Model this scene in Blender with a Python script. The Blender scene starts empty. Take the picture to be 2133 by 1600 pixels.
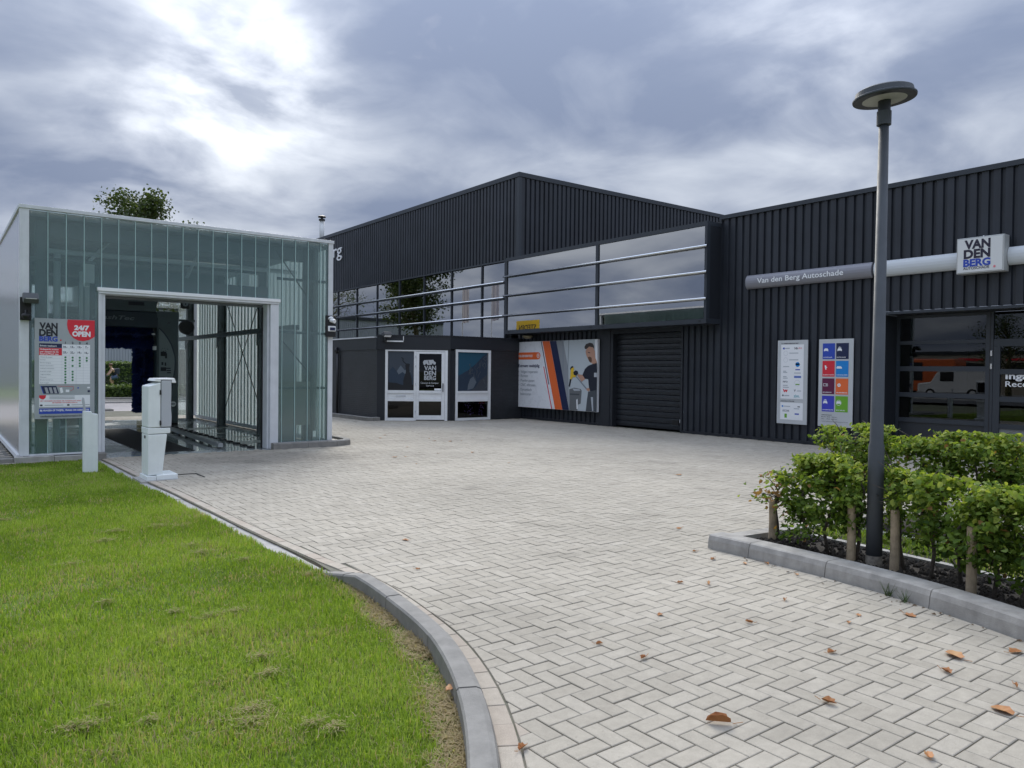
import bpy, math, random
import numpy as np
from mathutils import Vector, Matrix
R = math.radians
rnd = random.Random(7)
rng = np.random.default_rng(11)
SC = bpy.context.scene
COL = SC.collection

# ------------------------------------------------------------------ camera
YAW, PITCH, ROLL, EYE = R(37.143), R(-0.936), R(0.638), 1.55
fw = Vector((math.sin(YAW)*math.cos(PITCH), math.cos(YAW)*math.cos(PITCH), math.sin(PITCH)))
r0 = Vector((math.cos(YAW), -math.sin(YAW), 0)); u0 = r0.cross(fw)
rt = math.cos(ROLL)*r0 + math.sin(ROLL)*u0; up = -math.sin(ROLL)*r0 + math.cos(ROLL)*u0
cam = bpy.data.cameras.new('camera'); cam.sensor_width = 36; cam.lens = 36*1589.8/2133
cam.clip_start = 0.05; cam.clip_end = 4000
cam_ob = bpy.data.objects.new('camera', cam); COL.objects.link(cam_ob)
m = Matrix.Identity(4)
for i in range(3): m[i][0], m[i][1], m[i][2] = rt[i], up[i], -fw[i]
m[2][3] = EYE; cam_ob.matrix_world = m; SC.camera = cam_ob

# ------------------------------------------------------------------ sky, sun, exposure
SUN_AZ, SUN_EL = 30.0, 36.0            # azimuth east of +y, elevation (degrees)
sd = Vector((math.sin(R(SUN_AZ))*math.cos(R(SUN_EL)), math.cos(R(SUN_AZ))*math.cos(R(SUN_EL)), math.sin(R(SUN_EL))))
W = bpy.data.worlds.new('World'); SC.world = W; W.use_nodes = True
def nodes_of(nt):
    N, L = nt.nodes, nt.links
    def nn(t, **kw):
        n = N.new(t)
        for k, v in kw.items():
            if k in n.inputs: n.inputs[k].default_value = v
            else: setattr(n, k, v)
        return n
    def ma(op, a, b=0.5, c=None, clamp=False):
        n = N.new('ShaderNodeMath'); n.operation = op; n.use_clamp = clamp
        for i, v in enumerate((a, b) if c is None else (a, b, c)):
            if isinstance(v, (int, float)): n.inputs[i].default_value = v
            else: L.new(v, n.inputs[i])
        return n.outputs[0]
    def mix(f, a, b, mode='MIX'):
        n = N.new('ShaderNodeMix'); n.data_type = 'RGBA'; n.blend_type = mode
        for s, v in (('Factor', f), ('A', a), ('B', b)):
            i = [q for q in n.inputs if q.name == s and q.type == ('VALUE' if s == 'Factor' else 'RGBA')][0]
            if isinstance(v, (int, float)): i.default_value = v
            elif isinstance(v, tuple): i.default_value = (*v[:3], 1)
            else: L.new(v, i)
        return [o for o in n.outputs if o.type == 'RGBA'][0]
    def ramp(f, stops):
        n = N.new('ShaderNodeValToRGB'); L.new(f, n.inputs[0]); e = n.color_ramp.elements
        while len(e) < len(stops): e.new(0.5)
        for q, (p, c) in zip(e, stops):
            q.position = p; q.color = (*((c,)*3 if isinstance(c, (int, float)) else c), 1)
        return n.outputs[0]
    def noise(vec, scale, detail=4, rough=.55, dist=0.):
        n = N.new('ShaderNodeTexNoise'); n.inputs['Scale'].default_value = scale; n.inputs['Detail'].default_value = detail
        n.inputs['Roughness'].default_value = rough; n.inputs['Distortion'].default_value = dist
        if vec is not None: L.new(vec, n.inputs['Vector'])
        return n.outputs[0]
    return N, L, nn, ma, mix, ramp, noise
def build_world():
    nt = W.node_tree; nt.nodes.clear()
    N, L, nn, ma, mix, ramp, noise = nodes_of(nt)
    tc = nn('ShaderNodeTexCoord'); d = tc.outputs['Generated']
    sky = nn('ShaderNodeTexSky'); sky.sky_type = 'NISHITA'; sky.sun_disc = False
    sky.sun_elevation = R(SUN_EL); sky.sun_rotation = R(SUN_AZ); sky.air_density = 1.2; sky.dust_density = 2.0
    sep = nn('ShaderNodeSeparateXYZ'); L.new(d, sep.inputs[0]); z = sep.outputs[2]
    zz = ma('MAXIMUM', z, 0.0)
    inv = ma('DIVIDE', 1.0, ma('ADD', zz, 0.22))
    cb = nn('ShaderNodeCombineXYZ'); L.new(ma('MULTIPLY', sep.outputs[0], inv), cb.inputs[0]); L.new(ma('MULTIPLY', sep.outputs[1], inv), cb.inputs[1])
    mp = nn('ShaderNodeMapping'); L.new(cb.outputs[0], mp.inputs[0]); mp.inputs['Location'].default_value = CLOUD_SHIFT
    v = mp.outputs[0]
    n1 = noise(v, .95, 3, .5, .5); n2 = noise(v, 2.2, 6, .52, .5); n3 = noise(v, 6.0, 6, .55, .3)
    n = ma('ADD', ma('ADD', ma('MULTIPLY', n1, .55), ma('MULTIPLY', n2, .40)), ma('MULTIPLY', n3, .07))
    dens = ramp(n, [(0.42, 0), (0.49, .25), (0.55, .60), (0.63, 1.0)])
    cloud = mix(dens, (.84, 1.04, 1.52), (2.28, 2.48, 2.84))
    # glow of the sun through the cloud
    dp = nn('ShaderNodeVectorMath'); dp.operation = 'DOT_PRODUCT'; L.new(d, dp.inputs[0]); dp.inputs[1].default_value = sd
    c = ma('MAXIMUM', dp.outputs['Value'], 0.0)
    # thin bright gaps in the cloud below the sun
    thin = ramp(ma('ADD', ma('MULTIPLY', n2, .7), ma('MULTIPLY', n3, .3)), [(0.40, 0.12), (0.50, .45), (0.62, 1.0)])
    glow = ma('MULTIPLY', ma('POWER', c, 9.0), 0.1)
    for gap, pw_, st in (((.335, 1.027, .395), 190.0, 3.4), ((.29, 1.03, .47), 80.0, .5), ((.20, 1.06, .27), 300.0, 1.0), ((.96, .60, .50), 110.0, 1.0), ((1.22, .22, .35), 200.0, .8)):
        gd = nn('ShaderNodeVectorMath'); gd.operation = 'DOT_PRODUCT'; L.new(d, gd.inputs[0]); gd.inputs[1].default_value = Vector(gap).normalized()
        glow = ma('ADD', glow, ma('MULTIPLY', ma('MULTIPLY', ma('POWER', ma('MAXIMUM', gd.outputs['Value'], 0.0), pw_), thin), st))
    gl = mix(1.0, (1.0, 1.0, 1.0), (1.0, 1.0, 1.0)); 
    gv = nn('ShaderNodeVectorMath'); gv.operation = 'SCALE'; gv.inputs[0].default_value = (1.0, 1.0, .97); L.new(glow, gv.inputs['Scale'])
    ad = nn('ShaderNodeVectorMath'); ad.operation = 'ADD'; L.new(cloud, ad.inputs[0]); L.new(gv.outputs[0], ad.inputs[1])
    # overcast luminance distribution: zenith brighter than horizon
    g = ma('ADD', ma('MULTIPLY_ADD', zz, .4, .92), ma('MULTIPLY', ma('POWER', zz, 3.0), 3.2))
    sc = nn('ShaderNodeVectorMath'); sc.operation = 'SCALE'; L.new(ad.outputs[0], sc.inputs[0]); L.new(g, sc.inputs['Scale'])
    cover = ramp(n2, [(0.20, .97), (0.30, 1.0)])
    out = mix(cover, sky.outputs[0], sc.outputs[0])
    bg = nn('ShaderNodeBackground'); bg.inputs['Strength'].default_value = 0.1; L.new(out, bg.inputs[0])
    o = nn('ShaderNodeOutputWorld'); L.new(bg.outputs[0], o.inputs[0])
CLOUD_SHIFT = (3.1, 1.7, 0.0)
build_world()
sl = bpy.data.lights.new('sun', 'SUN'); sl.energy = 1.1; sl.angle = R(30); sl.color = (1.0, .955, .87)
so = bpy.data.objects.new('sun', sl); COL.objects.link(so); so.rotation_euler = sd.to_track_quat('Z', 'Y').to_euler(); so.location = (0, 0, 30)
SC.view_settings.view_transform = 'Standard'; SC.view_settings.look = 'None'; SC.view_settings.gamma = 1; SC.view_settings.use_curve_mapping = False
SC.view_settings.exposure = 1.42
SC.render.engine = 'CYCLES'; cy = SC.cycles
cy.use_denoising = True; cy.max_bounces = 10; cy.diffuse_bounces = 4; cy.glossy_bounces = 5; cy.transmission_bounces = 8; cy.transparent_max_bounces = 24
cy.sample_clamp_indirect = 6; cy.caustics_reflective = False; cy.caustics_refractive = True

# ------------------------------------------------------------------ materials
MATS = {}
def mat(name, col=(.5,.5,.5), rough=.6, metal=0., var=.0, vs=3., bump=0., bs=40., spec=.5, col2=None, streak=0., coat=0.):
    if name in MATS: return MATS[name]
    M = bpy.data.materials.new(name); M.use_nodes = True; MATS[name] = M
    nt = M.node_tree; nt.nodes.clear(); N, L, nn, ma, mix, ramp, noise = nodes_of(nt)
    o = nn('ShaderNodeOutputMaterial'); b = nn('ShaderNodeBsdfPrincipled'); L.new(b.outputs[0], o.inputs[0])
    b.inputs['Base Color'].default_value = (*col, 1); b.inputs['Roughness'].default_value = rough; b.inputs['Metallic'].default_value = metal
    b.inputs['Specular IOR Level'].default_value = spec; b.inputs['Coat Weight'].default_value = coat
    p = nn('ShaderNodeNewGeometry').outputs['Position']
    c = None
    if var or col2:
        n = noise(p, vs, 6, .6); f = ramp(n, [(.32, 0), (.68, 1)])
        lo = col2 if col2 else tuple(x*(1-var) for x in col); hi = col if col2 else tuple(min(1, x*(1+var)) for x in col)
        c = mix(f, lo, hi)
    if streak:
        mp = nn('ShaderNodeMapping'); L.new(p, mp.inputs[0]); mp.inputs['Scale'].default_value = (9, 9, .35)
        s = ramp(noise(mp.outputs[0], 1.0, 5, .65), [(.35, 1-streak), (.7, 1)])
        c = mix(1.0, c if c else col, s, 'MULTIPLY')
    if c is not None: L.new(c, b.inputs['Base Color'])
    if var or streak:
        rr = ma('MULTIPLY_ADD', noise(p, vs*2.3, 5), .3, rough-.15, clamp=True); L.new(rr, b.inputs['Roughness'])
    if bump:
        bn = nn('ShaderNodeBump'); bn.inputs['Strength'].default_value = bump; bn.inputs['Distance'].default_value = .01
        L.new(noise(p, bs, 6, .65), bn.inputs['Height']); L.new(bn.outputs[0], b.inputs['Normal'])
    return M
def glass_mat(name, tint, refl_ior=1.55, rough=0.0, blur=0.0, trans=0.0, wave=0.0, scat=0.0):
    M = bpy.data.materials.new(name); M.use_nodes = True; MATS[name] = M
    nt = M.node_tree; nt.nodes.clear(); N, L, nn, ma, mix, ramp, noise = nodes_of(nt)
    o = nn('ShaderNodeOutputMaterial'); g = nn('ShaderNodeBsdfGlossy'); g.inputs['Roughness'].default_value = rough
    t = nn('ShaderNodeBsdfTransparent'); t.inputs[0].default_value = (*tint, 1); body = t.outputs[0]
    p = nn('ShaderNodeNewGeometry').outputs['Position']
    if blur:
        rf = nn('ShaderNodeBsdfRefraction'); rf.inputs['IOR'].default_value = 1.03; rf.inputs['Roughness'].default_value = blur; rf.inputs[0].default_value = (*tint, 1)
        ms = nn('ShaderNodeMixShader'); ms.inputs[0].default_value = .8; L.new(body, ms.inputs[1]); L.new(rf.outputs[0], ms.inputs[2]); body = ms.outputs[0]
    if trans:
        tl = nn('ShaderNodeBsdfTranslucent'); tl.inputs[0].default_value = (*[min(1, x*1.08) for x in tint], 1)
        ms = nn('ShaderNodeMixShader'); ms.inputs[0].default_value = trans; L.new(body, ms.inputs[1]); L.new(tl.outputs[0], ms.inputs[2]); body = ms.outputs[0]
    if scat:
        df = nn('ShaderNodeBsdfDiffuse'); df.inputs[0].default_value = (.52, .82, .79, 1)
        ms = nn('ShaderNodeMixShader'); ms.inputs[0].default_value = scat; L.new(body, ms.inputs[1]); L.new(df.outputs[0], ms.inputs[2]); body = ms.outputs[0]
    fr = nn('ShaderNodeFresnel'); fr.inputs[0].default_value = refl_ior
    if wave:
        bn = nn('ShaderNodeBump'); bn.inputs['Strength'].default_value = wave; bn.inputs['Distance'].default_value = .02
        L.new(noise(p, 1.6, 2), bn.inputs['Height']); L.new(bn.outputs[0], g.inputs['Normal'])
    ms = nn('ShaderNodeMixShader'); L.new(fr.outputs[0], ms.inputs[0]); L.new(body, ms.inputs[1]); L.new(g.outputs[0], ms.inputs[2]); L.new(ms.outputs[0], o.inputs[0])
    return M
def leaf_mat(name, dark, mid, light, trl=.35, gloss=.45, spec=.35):
    M = bpy.data.materials.new(name); M.use_nodes = True; MATS[name] = M
    nt = M.node_tree; nt.nodes.clear(); N, L, nn, ma, mix, ramp, noise = nodes_of(nt)
    o = nn('ShaderNodeOutputMaterial'); b = nn('ShaderNodeBsdfPrincipled'); b.inputs['Roughness'].default_value = gloss; b.inputs['Specular IOR Level'].default_value = spec
    a = nn('ShaderNodeAttribute'); a.attribute_name = 'tone'
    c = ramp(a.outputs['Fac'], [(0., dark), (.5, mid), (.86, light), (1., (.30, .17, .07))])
    L.new(c, b.inputs['Base Color'])
    t = nn('ShaderNodeBsdfTranslucent'); L.new(mix(1.0, c, (1.25, 1.3, .6), 'MULTIPLY'), t.inputs[0])
    ms = nn('ShaderNodeMixShader'); ms.inputs[0].default_value = trl; L.new(b.outputs[0], ms.inputs[1]); L.new(t.outputs[0], ms.inputs[2]); L.new(ms.outputs[0], o.inputs[0])
    return M
def paver_mat(name, use_obj):
    M = bpy.data.materials.new(name); M.use_nodes = True; MATS[name] = M
    nt = M.node_tree; nt.nodes.clear(); N, L, nn, ma, mix, ramp, noise = nodes_of(nt)
    o = nn('ShaderNodeOutputMaterial'); b = nn('ShaderNodeBsdfPrincipled'); L.new(b.outputs[0], o.inputs[0])
    p = nn('ShaderNodeNewGeometry').outputs['Position']
    if use_obj:
        oi = nn('ShaderNodeObjectInfo'); s = nn('ShaderNodeSeparateColor'); L.new(oi.outputs['Color'], s.inputs[0]); t = s.outputs[0]
    else:
        a = nn('ShaderNodeAttribute'); a.attribute_name = 'tone'; t = a.outputs['Fac']
    c = ramp(t, [(0., (.355, .318, .256)), (.5, (.415, .373, .302)), (.92, (.465, .420, .345)), (1., (.43, .362, .29))])
    big = ramp(noise(p, .45, 5, .6), [(.3, .84), (.62, 1.05)]); c = mix(1.0, c, big, 'MULTIPLY')
    mot = ramp(noise(p, 14, 6, .7), [(.3, .86), (.7, 1.08)]); c = mix(1.0, c, mot, 'MULTIPLY')
    fine = noise(p, 420, 3, .7); c = mix(1.0, c, ramp(fine, [(.3, .74), (.55, 1.0), (.75, 1.22)]), 'MULTIPLY')
    spot = ramp(noise(p, 38, 2, .5), [(.24, .62), (.29, 1.0)]); c = mix(.6, c, mix(1.0, c, spot, 'MULTIPLY'))
    oil = ramp(noise(p, 1.15, 3, .45, .6), [(.60, 1.0), (.72, .84)]); c = mix(1.0, c, oil, 'MULTIPLY')
    st_ = ramp(noise(p, 5.0, 4, .6, .8), [(.66, 1.0), (.74, .86)]); c = mix(1.0, c, st_, 'MULTIPLY')
    vd = nn('ShaderNodeVectorMath'); vd.operation = 'DISTANCE'; L.new(p, vd.inputs[0]); vd.inputs[1].default_value = (4.7, 13.0, 0)   # damp stain where cars drip at the wash
    wet = ramp(ma('ADD', ma('MULTIPLY', vd.outputs['Value'], .22), ma('MULTIPLY', noise(p, .9, 5, .6), .9)), [(.55, .70), (.95, 1.0)]); c = mix(1.0, c, wet, 'MULTIPLY')
    L.new(c, b.inputs['Base Color']); b.inputs['Roughness'].default_value = .85; b.inputs['Specular IOR Level'].default_value = .3
    bn = nn('ShaderNodeBump'); bn.inputs['Strength'].default_value = .5; bn.inputs['Distance'].default_value = .004
    L.new(noise(p, 160, 5, .7), bn.inputs['Height']); L.new(bn.outputs[0], b.inputs['Normal'])
    return M

# ------------------------------------------------------------------ building helpers
class MB:
    def __init__(s): s.v, s.f = [], []
    def box(s, x0, x1, y0, y1, z0, z1):
        a = len(s.v); s.v += [(x,y,z) for z in (z0,z1) for y in (y0,y1) for x in (x0,x1)]
        s.f += [(a,a+2,a+3,a+1),(a+4,a+5,a+7,a+6),(a,a+1,a+5,a+4),(a+2,a+6,a+7,a+3),(a,a+4,a+6,a+2),(a+1,a+3,a+7,a+5)]; return s
    def quad(s, *p): a = len(s.v); s.v += [tuple(q) for q in p]; s.f.append(tuple(range(a, a+len(p)))); return s
    def prism(s, pts, vec):                       # closed polygon (3-D points) swept along vec
        a = len(s.v); n = len(pts); V = Vector(vec)
        s.v += [tuple(p) for p in pts] + [tuple(Vector(p)+V) for p in pts]
        s.f += [tuple(range(a+n-1, a-1, -1)), tuple(range(a+n, a+2*n))]
        s.f += [(a+i, a+(i+1)%n, a+n+(i+1)%n, a+n+i) for i in range(n)]; return s
    def tube(s, p, r, n=8, cap=True):             # p: list of points, r: radius or list
        p = [Vector(q) for q in p]; rr = r if isinstance(r, (list, tuple)) else [r]*len(p); a = len(s.v); U = None
        for i, q in enumerate(p):
            t = (p[min(i+1, len(p)-1)] - p[max(i-1, 0)]).normalized()
            if U is None: U = t.orthogonal().normalized()
            else: U = (U - t*U.dot(t)).normalized()
            Vv = t.cross(U)
            s.v += [tuple(q + rr[i]*(math.cos(2*math.pi*k/n)*U + math.sin(2*math.pi*k/n)*Vv)) for k in range(n)]
        for i in range(len(p)-1):
            for k in range(n): s.f.append((a+i*n+k, a+i*n+(k+1)%n, a+(i+1)*n+(k+1)%n, a+(i+1)*n+k))
        if cap: s.f += [tuple(a+k for k in range(n-1, -1, -1)), tuple(a+(len(p)-1)*n+k for k in range(n))]
        return s
    def lathe(s, prof, c, n=32, M=None):          # prof: (r, z) pairs about the vertical axis through c
        a = len(s.v)
        for r, z in prof:
            for k in range(n):
                q = Vector((r*math.cos(2*math.pi*k/n), r*math.sin(2*math.pi*k/n), z))
                if M: q = M @ q
                s.v.append(tuple(q + Vector(c)))
        for i in range(len(prof)-1):
            for k in range(n): s.f.append((a+i*n+k, a+i*n+(k+1)%n, a+(i+1)*n+(k+1)%n, a+(i+1)*n+k))
        s.f += [tuple(a+k for k in range(n-1, -1, -1)), tuple(a+(len(prof)-1)*n+k for k in range(n))]; return s
OFF = {}
def link(name, me, material, parent=None, base=None):
    o = bpy.data.objects.new(name, me); COL.objects.link(o)
    if material is not None and me is not None and not me.materials: me.materials.append(material)
    if parent is not None: o.parent = parent; OFF[o.name] = OFF[parent.name]
    else: OFF[o.name] = Vector(base or (0,0,0)); o.location = OFF[o.name]
    return o
def obj(name, mb, material, parent=None, base=None, smooth=False, bevel=0.):
    off = OFF[parent.name] if parent is not None else Vector(base or (0,0,0))
    me = bpy.data.meshes.new(name); me.from_pydata([(x-off[0], y-off[1], z-off[2]) for x,y,z in mb.v], [], mb.f); me.update()
    if smooth: me.shade_smooth()
    o = link(name, me, material, parent, base)
    if bevel:
        b = o.modifiers.new('bevel', 'BEVEL'); b.width = bevel; b.segments = 2; b.limit_method = 'ANGLE'
    return o
def tag(o, label=None, cat=None, group=None, kind=None):
    for k, v in (('label', label), ('category', cat), ('group', group), ('kind', kind)):
        if v: o[k] = v
    return o
def thing(name, loc, label, cat, group=None):
    o = bpy.data.objects.new(name, None); COL.objects.link(o); o.location = loc; OFF[o.name] = Vector(loc); o.empty_display_size = .2
    return tag(o, label, cat, group)
def fast_mesh(name, V, F, attr=None):
    me = bpy.data.meshes.new(name); V = np.asarray(V, np.float32); F = np.asarray(F, np.int32); k = F.shape[1]
    me.vertices.add(len(V)); me.vertices.foreach_set('co', V.ravel()); me.loops.add(F.size); me.loops.foreach_set('vertex_index', F.ravel())
    me.polygons.add(len(F)); me.polygons.foreach_set('loop_start', np.arange(0, F.size, k, dtype=np.int32))
    try: me.polygons.foreach_set('loop_total', np.full(len(F), k, np.int32))
    except Exception: pass
    if attr is not None:
        a = me.attributes.new('tone', 'FLOAT', 'POINT'); a.data.foreach_set('value', np.asarray(attr, np.float32))
    me.update(calc_edges=True); me.validate(); return me
TXT = {}
def text_mesh(s, bold=0.0, shear=0.0, sp=1.0):
    k = (s, bold, shear, sp)
    if k not in TXT:
        cu = bpy.data.curves.new('t', 'FONT'); cu.body = s; cu.size = 1; cu.offset = bold; cu.resolution_u = 3; cu.shear = shear; cu.space_character = sp
        to = bpy.data.objects.new('t', cu); COL.objects.link(to)
        me = bpy.data.meshes.new_from_object(to.evaluated_get(bpy.context.evaluated_depsgraph_get()))
        TXT[k] = ([tuple(v.co) for v in me.vertices], [tuple(p.vertices) for p in me.polygons])
        bpy.data.objects.remove(to); bpy.data.curves.remove(cu); bpy.data.meshes.remove(me)
    return TXT[k]
class Board:
    """Flat print on a panel: u runs to the viewer's right, v upwards, layers lie 1.5 mm apart."""
    def __init__(s, o, u, n): s.o, s.u, s.n, s.z, s.m = Vector(o), Vector(u), Vector(n), Vector((0,0,1)), {}
    def P(s, u, v, l): return tuple(s.o + s.u*u + s.z*v + s.n*(.0015*l))
    def mb(s, part): return s.m.setdefault(part, MB())
    def poly(s, part, pts, l=1): s.mb(part).quad(*[s.P(u, v, l) for u, v in pts])
    def rect(s, part, u0, u1, v0, v1, l=1): s.poly(part, [(u0,v0),(u1,v0),(u1,v1),(u0,v1)], l)
    def disc(s, part, u, v, r, l=1, n=14, ry=None): s.poly(part if r < .014 else '%s#%d' % (part, len(s.m)), [(u+r*math.cos(2*math.pi*k/n), v+(ry or r)*math.sin(2*math.pi*k/n)) for k in range(n)], l)
    def ring(s, part, u, v, r, w, l=1, n=16):
        for k in range(n):
            a, b = 2*math.pi*k/n, 2*math.pi*(k+1)/n
            s.poly(part, [(u+r*math.cos(a), v+r*math.sin(a)), (u+r*math.cos(b), v+r*math.sin(b)), (u+(r-w)*math.cos(b), v+(r-w)*math.sin(b)), (u+(r-w)*math.cos(a), v+(r-w)*math.sin(a))], l)
    def line(s, part, p, w, l=1):
        for a, b in zip(p[:-1], p[1:]):
            d = Vector((b[0]-a[0], b[1]-a[1])).normalized(); n = Vector((-d.y, d.x))*w/2
            s.poly(part, [(a[0]-n.x, a[1]-n.y), (b[0]-n.x, b[1]-n.y), (b[0]+n.x, b[1]+n.y), (a[0]+n.x, a[1]+n.y)], l)
    def text(s, part, t, u, v, h=None, w=None, l=2, bold=0.0, align='l', shear=0., sp=1.0):   # h: cap height, w: width to fit
        if h and h > .045: part = '%s#%d' % (part, len(s.m))
        vs, fs = text_mesh(t, bold, shear, sp)
        if not vs: return
        x0 = min(p[0] for p in vs); x1 = max(p[0] for p in vs); cap = .69
        sy = (h/cap) if h else w/(x1-x0); sx = w/(x1-x0) if w else sy
        off = {'l': 0, 'c': -(x1-x0)*sx/2, 'r': -(x1-x0)*sx}[align]
        b = s.mb(part); a = len(b.v)
        b.v += [s.P(u+off+(p[0]-x0)*sx, v+p[1]*sy, l) for p in vs]; b.f += [tuple(a+i for i in f) for f in fs]
    def build(s, parent, mats, names=None):
        for k, b in s.m.items():
            key = k.split('#')[0]; o = obj(key, b, mats[key], parent)
            if '#' not in k and len(b.f) > 6: o['kind'] = 'stuff'

# ------------------------------------------------------------------ palette
CLAD = mat('black_cladding', (.028,.033,.043), .40, 0, .22, .8, spec=.5, streak=.32)
CLADD = mat('black_trim', (.022,.025,.031), .45, spec=.45)
FRAME = mat('anthracite_frame', (.035,.042,.052), .4, spec=.5)
BRICK = mat('black_painted_brick', (.022,.025,.030), .6)
WHITE = mat('white_frame', (.86,.87,.87), .35, var=.04, vs=6)
ALU = mat('aluminium', (.70,.72,.74), .38, .0, var=.06, vs=5, streak=.10)
STEEL = mat('stainless_rail', (.75,.76,.77), .22, 1.0)
GALV = mat('dark_steel', (.12,.145,.15), .45, .3, var=.2, vs=6)
CONC = mat('concrete_kerb', (.225,.215,.195), .85, 0, .16, 9, .35, 160)
BEDK = mat('bed_kerb_concrete', (.37,.35,.315), .85, 0, .2, 7, .35, 140, streak=.18)
CONCL = mat('pale_concrete', (.37,.355,.33), .85, 0, .16, 7, .35, 120)
SOIL = mat('dark_soil', (.028,.022,.017), .95, 0, .5, 30, 1.0, 70)
PAV, PAVO = paver_mat('paver_concrete', False), paver_mat('paver_concrete_single', True)
BED = mat('joint_sand', (.19,.175,.14), .95, 0, col2=(.10,.105,.065), vs=3, bump=.6, bs=150)
BLACKM = mat('black_plastic', (.012,.012,.013), .45)
INK = mat('print_black', (.015,.017,.025), .5); NAVY = mat('print_navy', (.012,.02,.07), .45); BLUE = mat('print_blue', (.03,.075,.45), .45)
RED = mat('print_red', (.72,.025,.045), .45); ORANGE = mat('print_orange', (.85,.16,.04), .45); PWHITE = mat('print_white', (.88,.89,.90), .4)
GREYP = mat('board_grey', (.40,.43,.44), .4, .2, var=.05, vs=3); GREEN = mat('print_green', (.02,.20,.06), .5); LGREY = mat('print_light_grey', (.46,.49,.52), .5)
MGREY = mat('print_mid_grey', (.22,.25,.28), .5); DGREY = mat('print_dark_grey', (.07,.08,.09), .5); SKIN = mat('print_skin', (.52,.29,.20), .6)
YEL = mat('print_yellow', (.80,.52,.03), .5); TEAL = mat('print_teal', (.02,.36,.42), .5); SKYB = mat('print_sky_blue', (.01,.24,.65), .45)
PLUM = mat('print_plum', (.13,.012,.06), .45); LIME = mat('print_lime', (.16,.42,.03), .45); INDIGO = mat('print_indigo', (.05,.06,.50), .45)
BROWN = mat('print_brown', (.14,.07,.04), .6)
GLASS = glass_mat('window_glass', (.62,.66,.66), 8.0, 0.0, wave=.006)
GLASSD = glass_mat('tinted_glass', (.30,.34,.36), 1.75, 0.0, wave=.015)
UGLASS = glass_mat('profiled_glass', (.92,.985,.985), 1.6, .08, blur=.09, trans=.14, scat=.10)
UGLASSW = glass_mat('profiled_glass_frosted', (.84,.99,.965), 1.34, .24, blur=.2, trans=.90, scat=.34)
UGLASSR = glass_mat('profiled_glass_bright', (.87,.995,.975), 1.30, .24, blur=.2, trans=.92, scat=.03)
ROOMW = mat('room_wall', (.34,.35,.35), .8); ROOMD = mat('room_dark', (.045,.047,.05), .8)

# ------------------------------------------------------------------ setting: ground sheets
g = MB(); S = 900
g.quad((-S,-S,-.16),(S,-S,-.16),(S,S,-.16),(-S,S,-.16))
tag(obj('ground', g, mat('rough_ground', (.12,.13,.075), .95, 0, .35, .2, .4, 30)), kind='structure')
def sheet(name, pts, z, material, kind='structure'):
    return tag(obj(name, MB().quad(*[(x,y,z) for x,y in pts]), material), kind=kind)
FARP = mat('far_paving', (.40,.36,.335), .85, 0, .14, 1.2, .2, 60)
ASPH = mat('asphalt', (.075,.076,.078), .9, 0, .2, 2.5, .5, 90)
sheet('rear_paving', [(-12,24.86),(9.5,24.86),(9.5,36.6),(-12,36.6)], -.012, FARP)
sheet('road', [(-120,37.0),(120,37.0),(120,41.8),(-120,41.8)], -.03, ASPH)
obj('road_kerb', MB().box(-40,60,36.6,36.98,-.1,.06), CONCL)['kind'] = 'structure'
sheet('verge', [(-120,42.0),(120,42.0),(120,90),(-120,90)], -.02, mat('verge_grass', (.10,.155,.03), .95, 0, .4, 1.5, .6, 40))
obj('verge_kerb', MB().box(-40,60,41.8,42.0,-.1,.05), CONCL)['kind'] = 'structure'
sheet('side_road', [(-22,-30),(-15,-30),(-15,36.5),(-22,36.5)], -.03, ASPH)
sheet('parking_yard', [(-60,-30),(-22.1,-30),(-22.1,36.5),(-60,36.5)], -.026, mat('yard_concrete', (.26,.255,.24), .9, 0, .2, .8, .3, 40))
# gravel strip left of the wash hall
sheet('gravel_strip', [(-3.0,14.62),(1.03,14.62),(1.03,24.8),(-3.0,24.8)], .0, mat('gravel', (.15,.145,.13), .95, 0, .6, 60, 1.0, 90))

# ------------------------------------------------------------------ lawn edge line
KC = [(0.0,.55),(0.55,1.02),(1.13,1.62),(1.64,2.31),(2.01,2.97),(2.27,3.67),(2.40,4.40),(2.455,4.95),(2.45,5.32),(2.435,5.62)]
def catmull(P, n=14):
    P = [Vector(p) for p in P]; out = []
    Q = [2*P[0]-P[1]] + P + [2*P[-1]-P[-2]]
    for i in range(1, len(Q)-2):
        a, b, c, d = Q[i-1:i+3]
        for k in range(n):
            t = k/n; out.append(.5*((2*b)+(c-a)*t+(2*a-5*b+4*c-d)*t*t+(3*b-a-3*c+d)*t**3))
    return out + [Q[-2]]
def resample(P, step):
    out = [P[0]]; acc = 0
    for a, b in zip(P[:-1], P[1:]):
        L = (b-a).length; 
        while acc + L >= step:
            t = (step-acc)/L; a = a + (b-a)*t; out.append(a); L = (b-a).length; acc = 0
        acc += L
    return out + [P[-1]]
kerb_line = resample(catmull(KC), .065)
STRIP = [(2.435,5.62),(2.47,5.87),(2.43,6.9),(2.41,7.6),(2.37,10.04),(2.32,11.1),(2.27,13.9),(2.25,14.45)]   # paver side of the flush edging
def normals(P):
    out = []
    for i in range(len(P)):
        t = (P[min(i+1,len(P)-1)]-P[max(i-1,0)]).normalized(); out.append(Vector((t.y,-t.x)))   # towards the pavers (right of travel)
    return out
def kerb_top(y): return .08 if y < 5.0 else .08 - .10*min(1, (y-5.0)/.55)
kn = normals(kerb_line)
kerb = thing('kerb', (2.0,3.0,0), 'curved grey concrete kerb between the lawn and the pavers', 'kerb')
seg = 12; HW = .063
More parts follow.
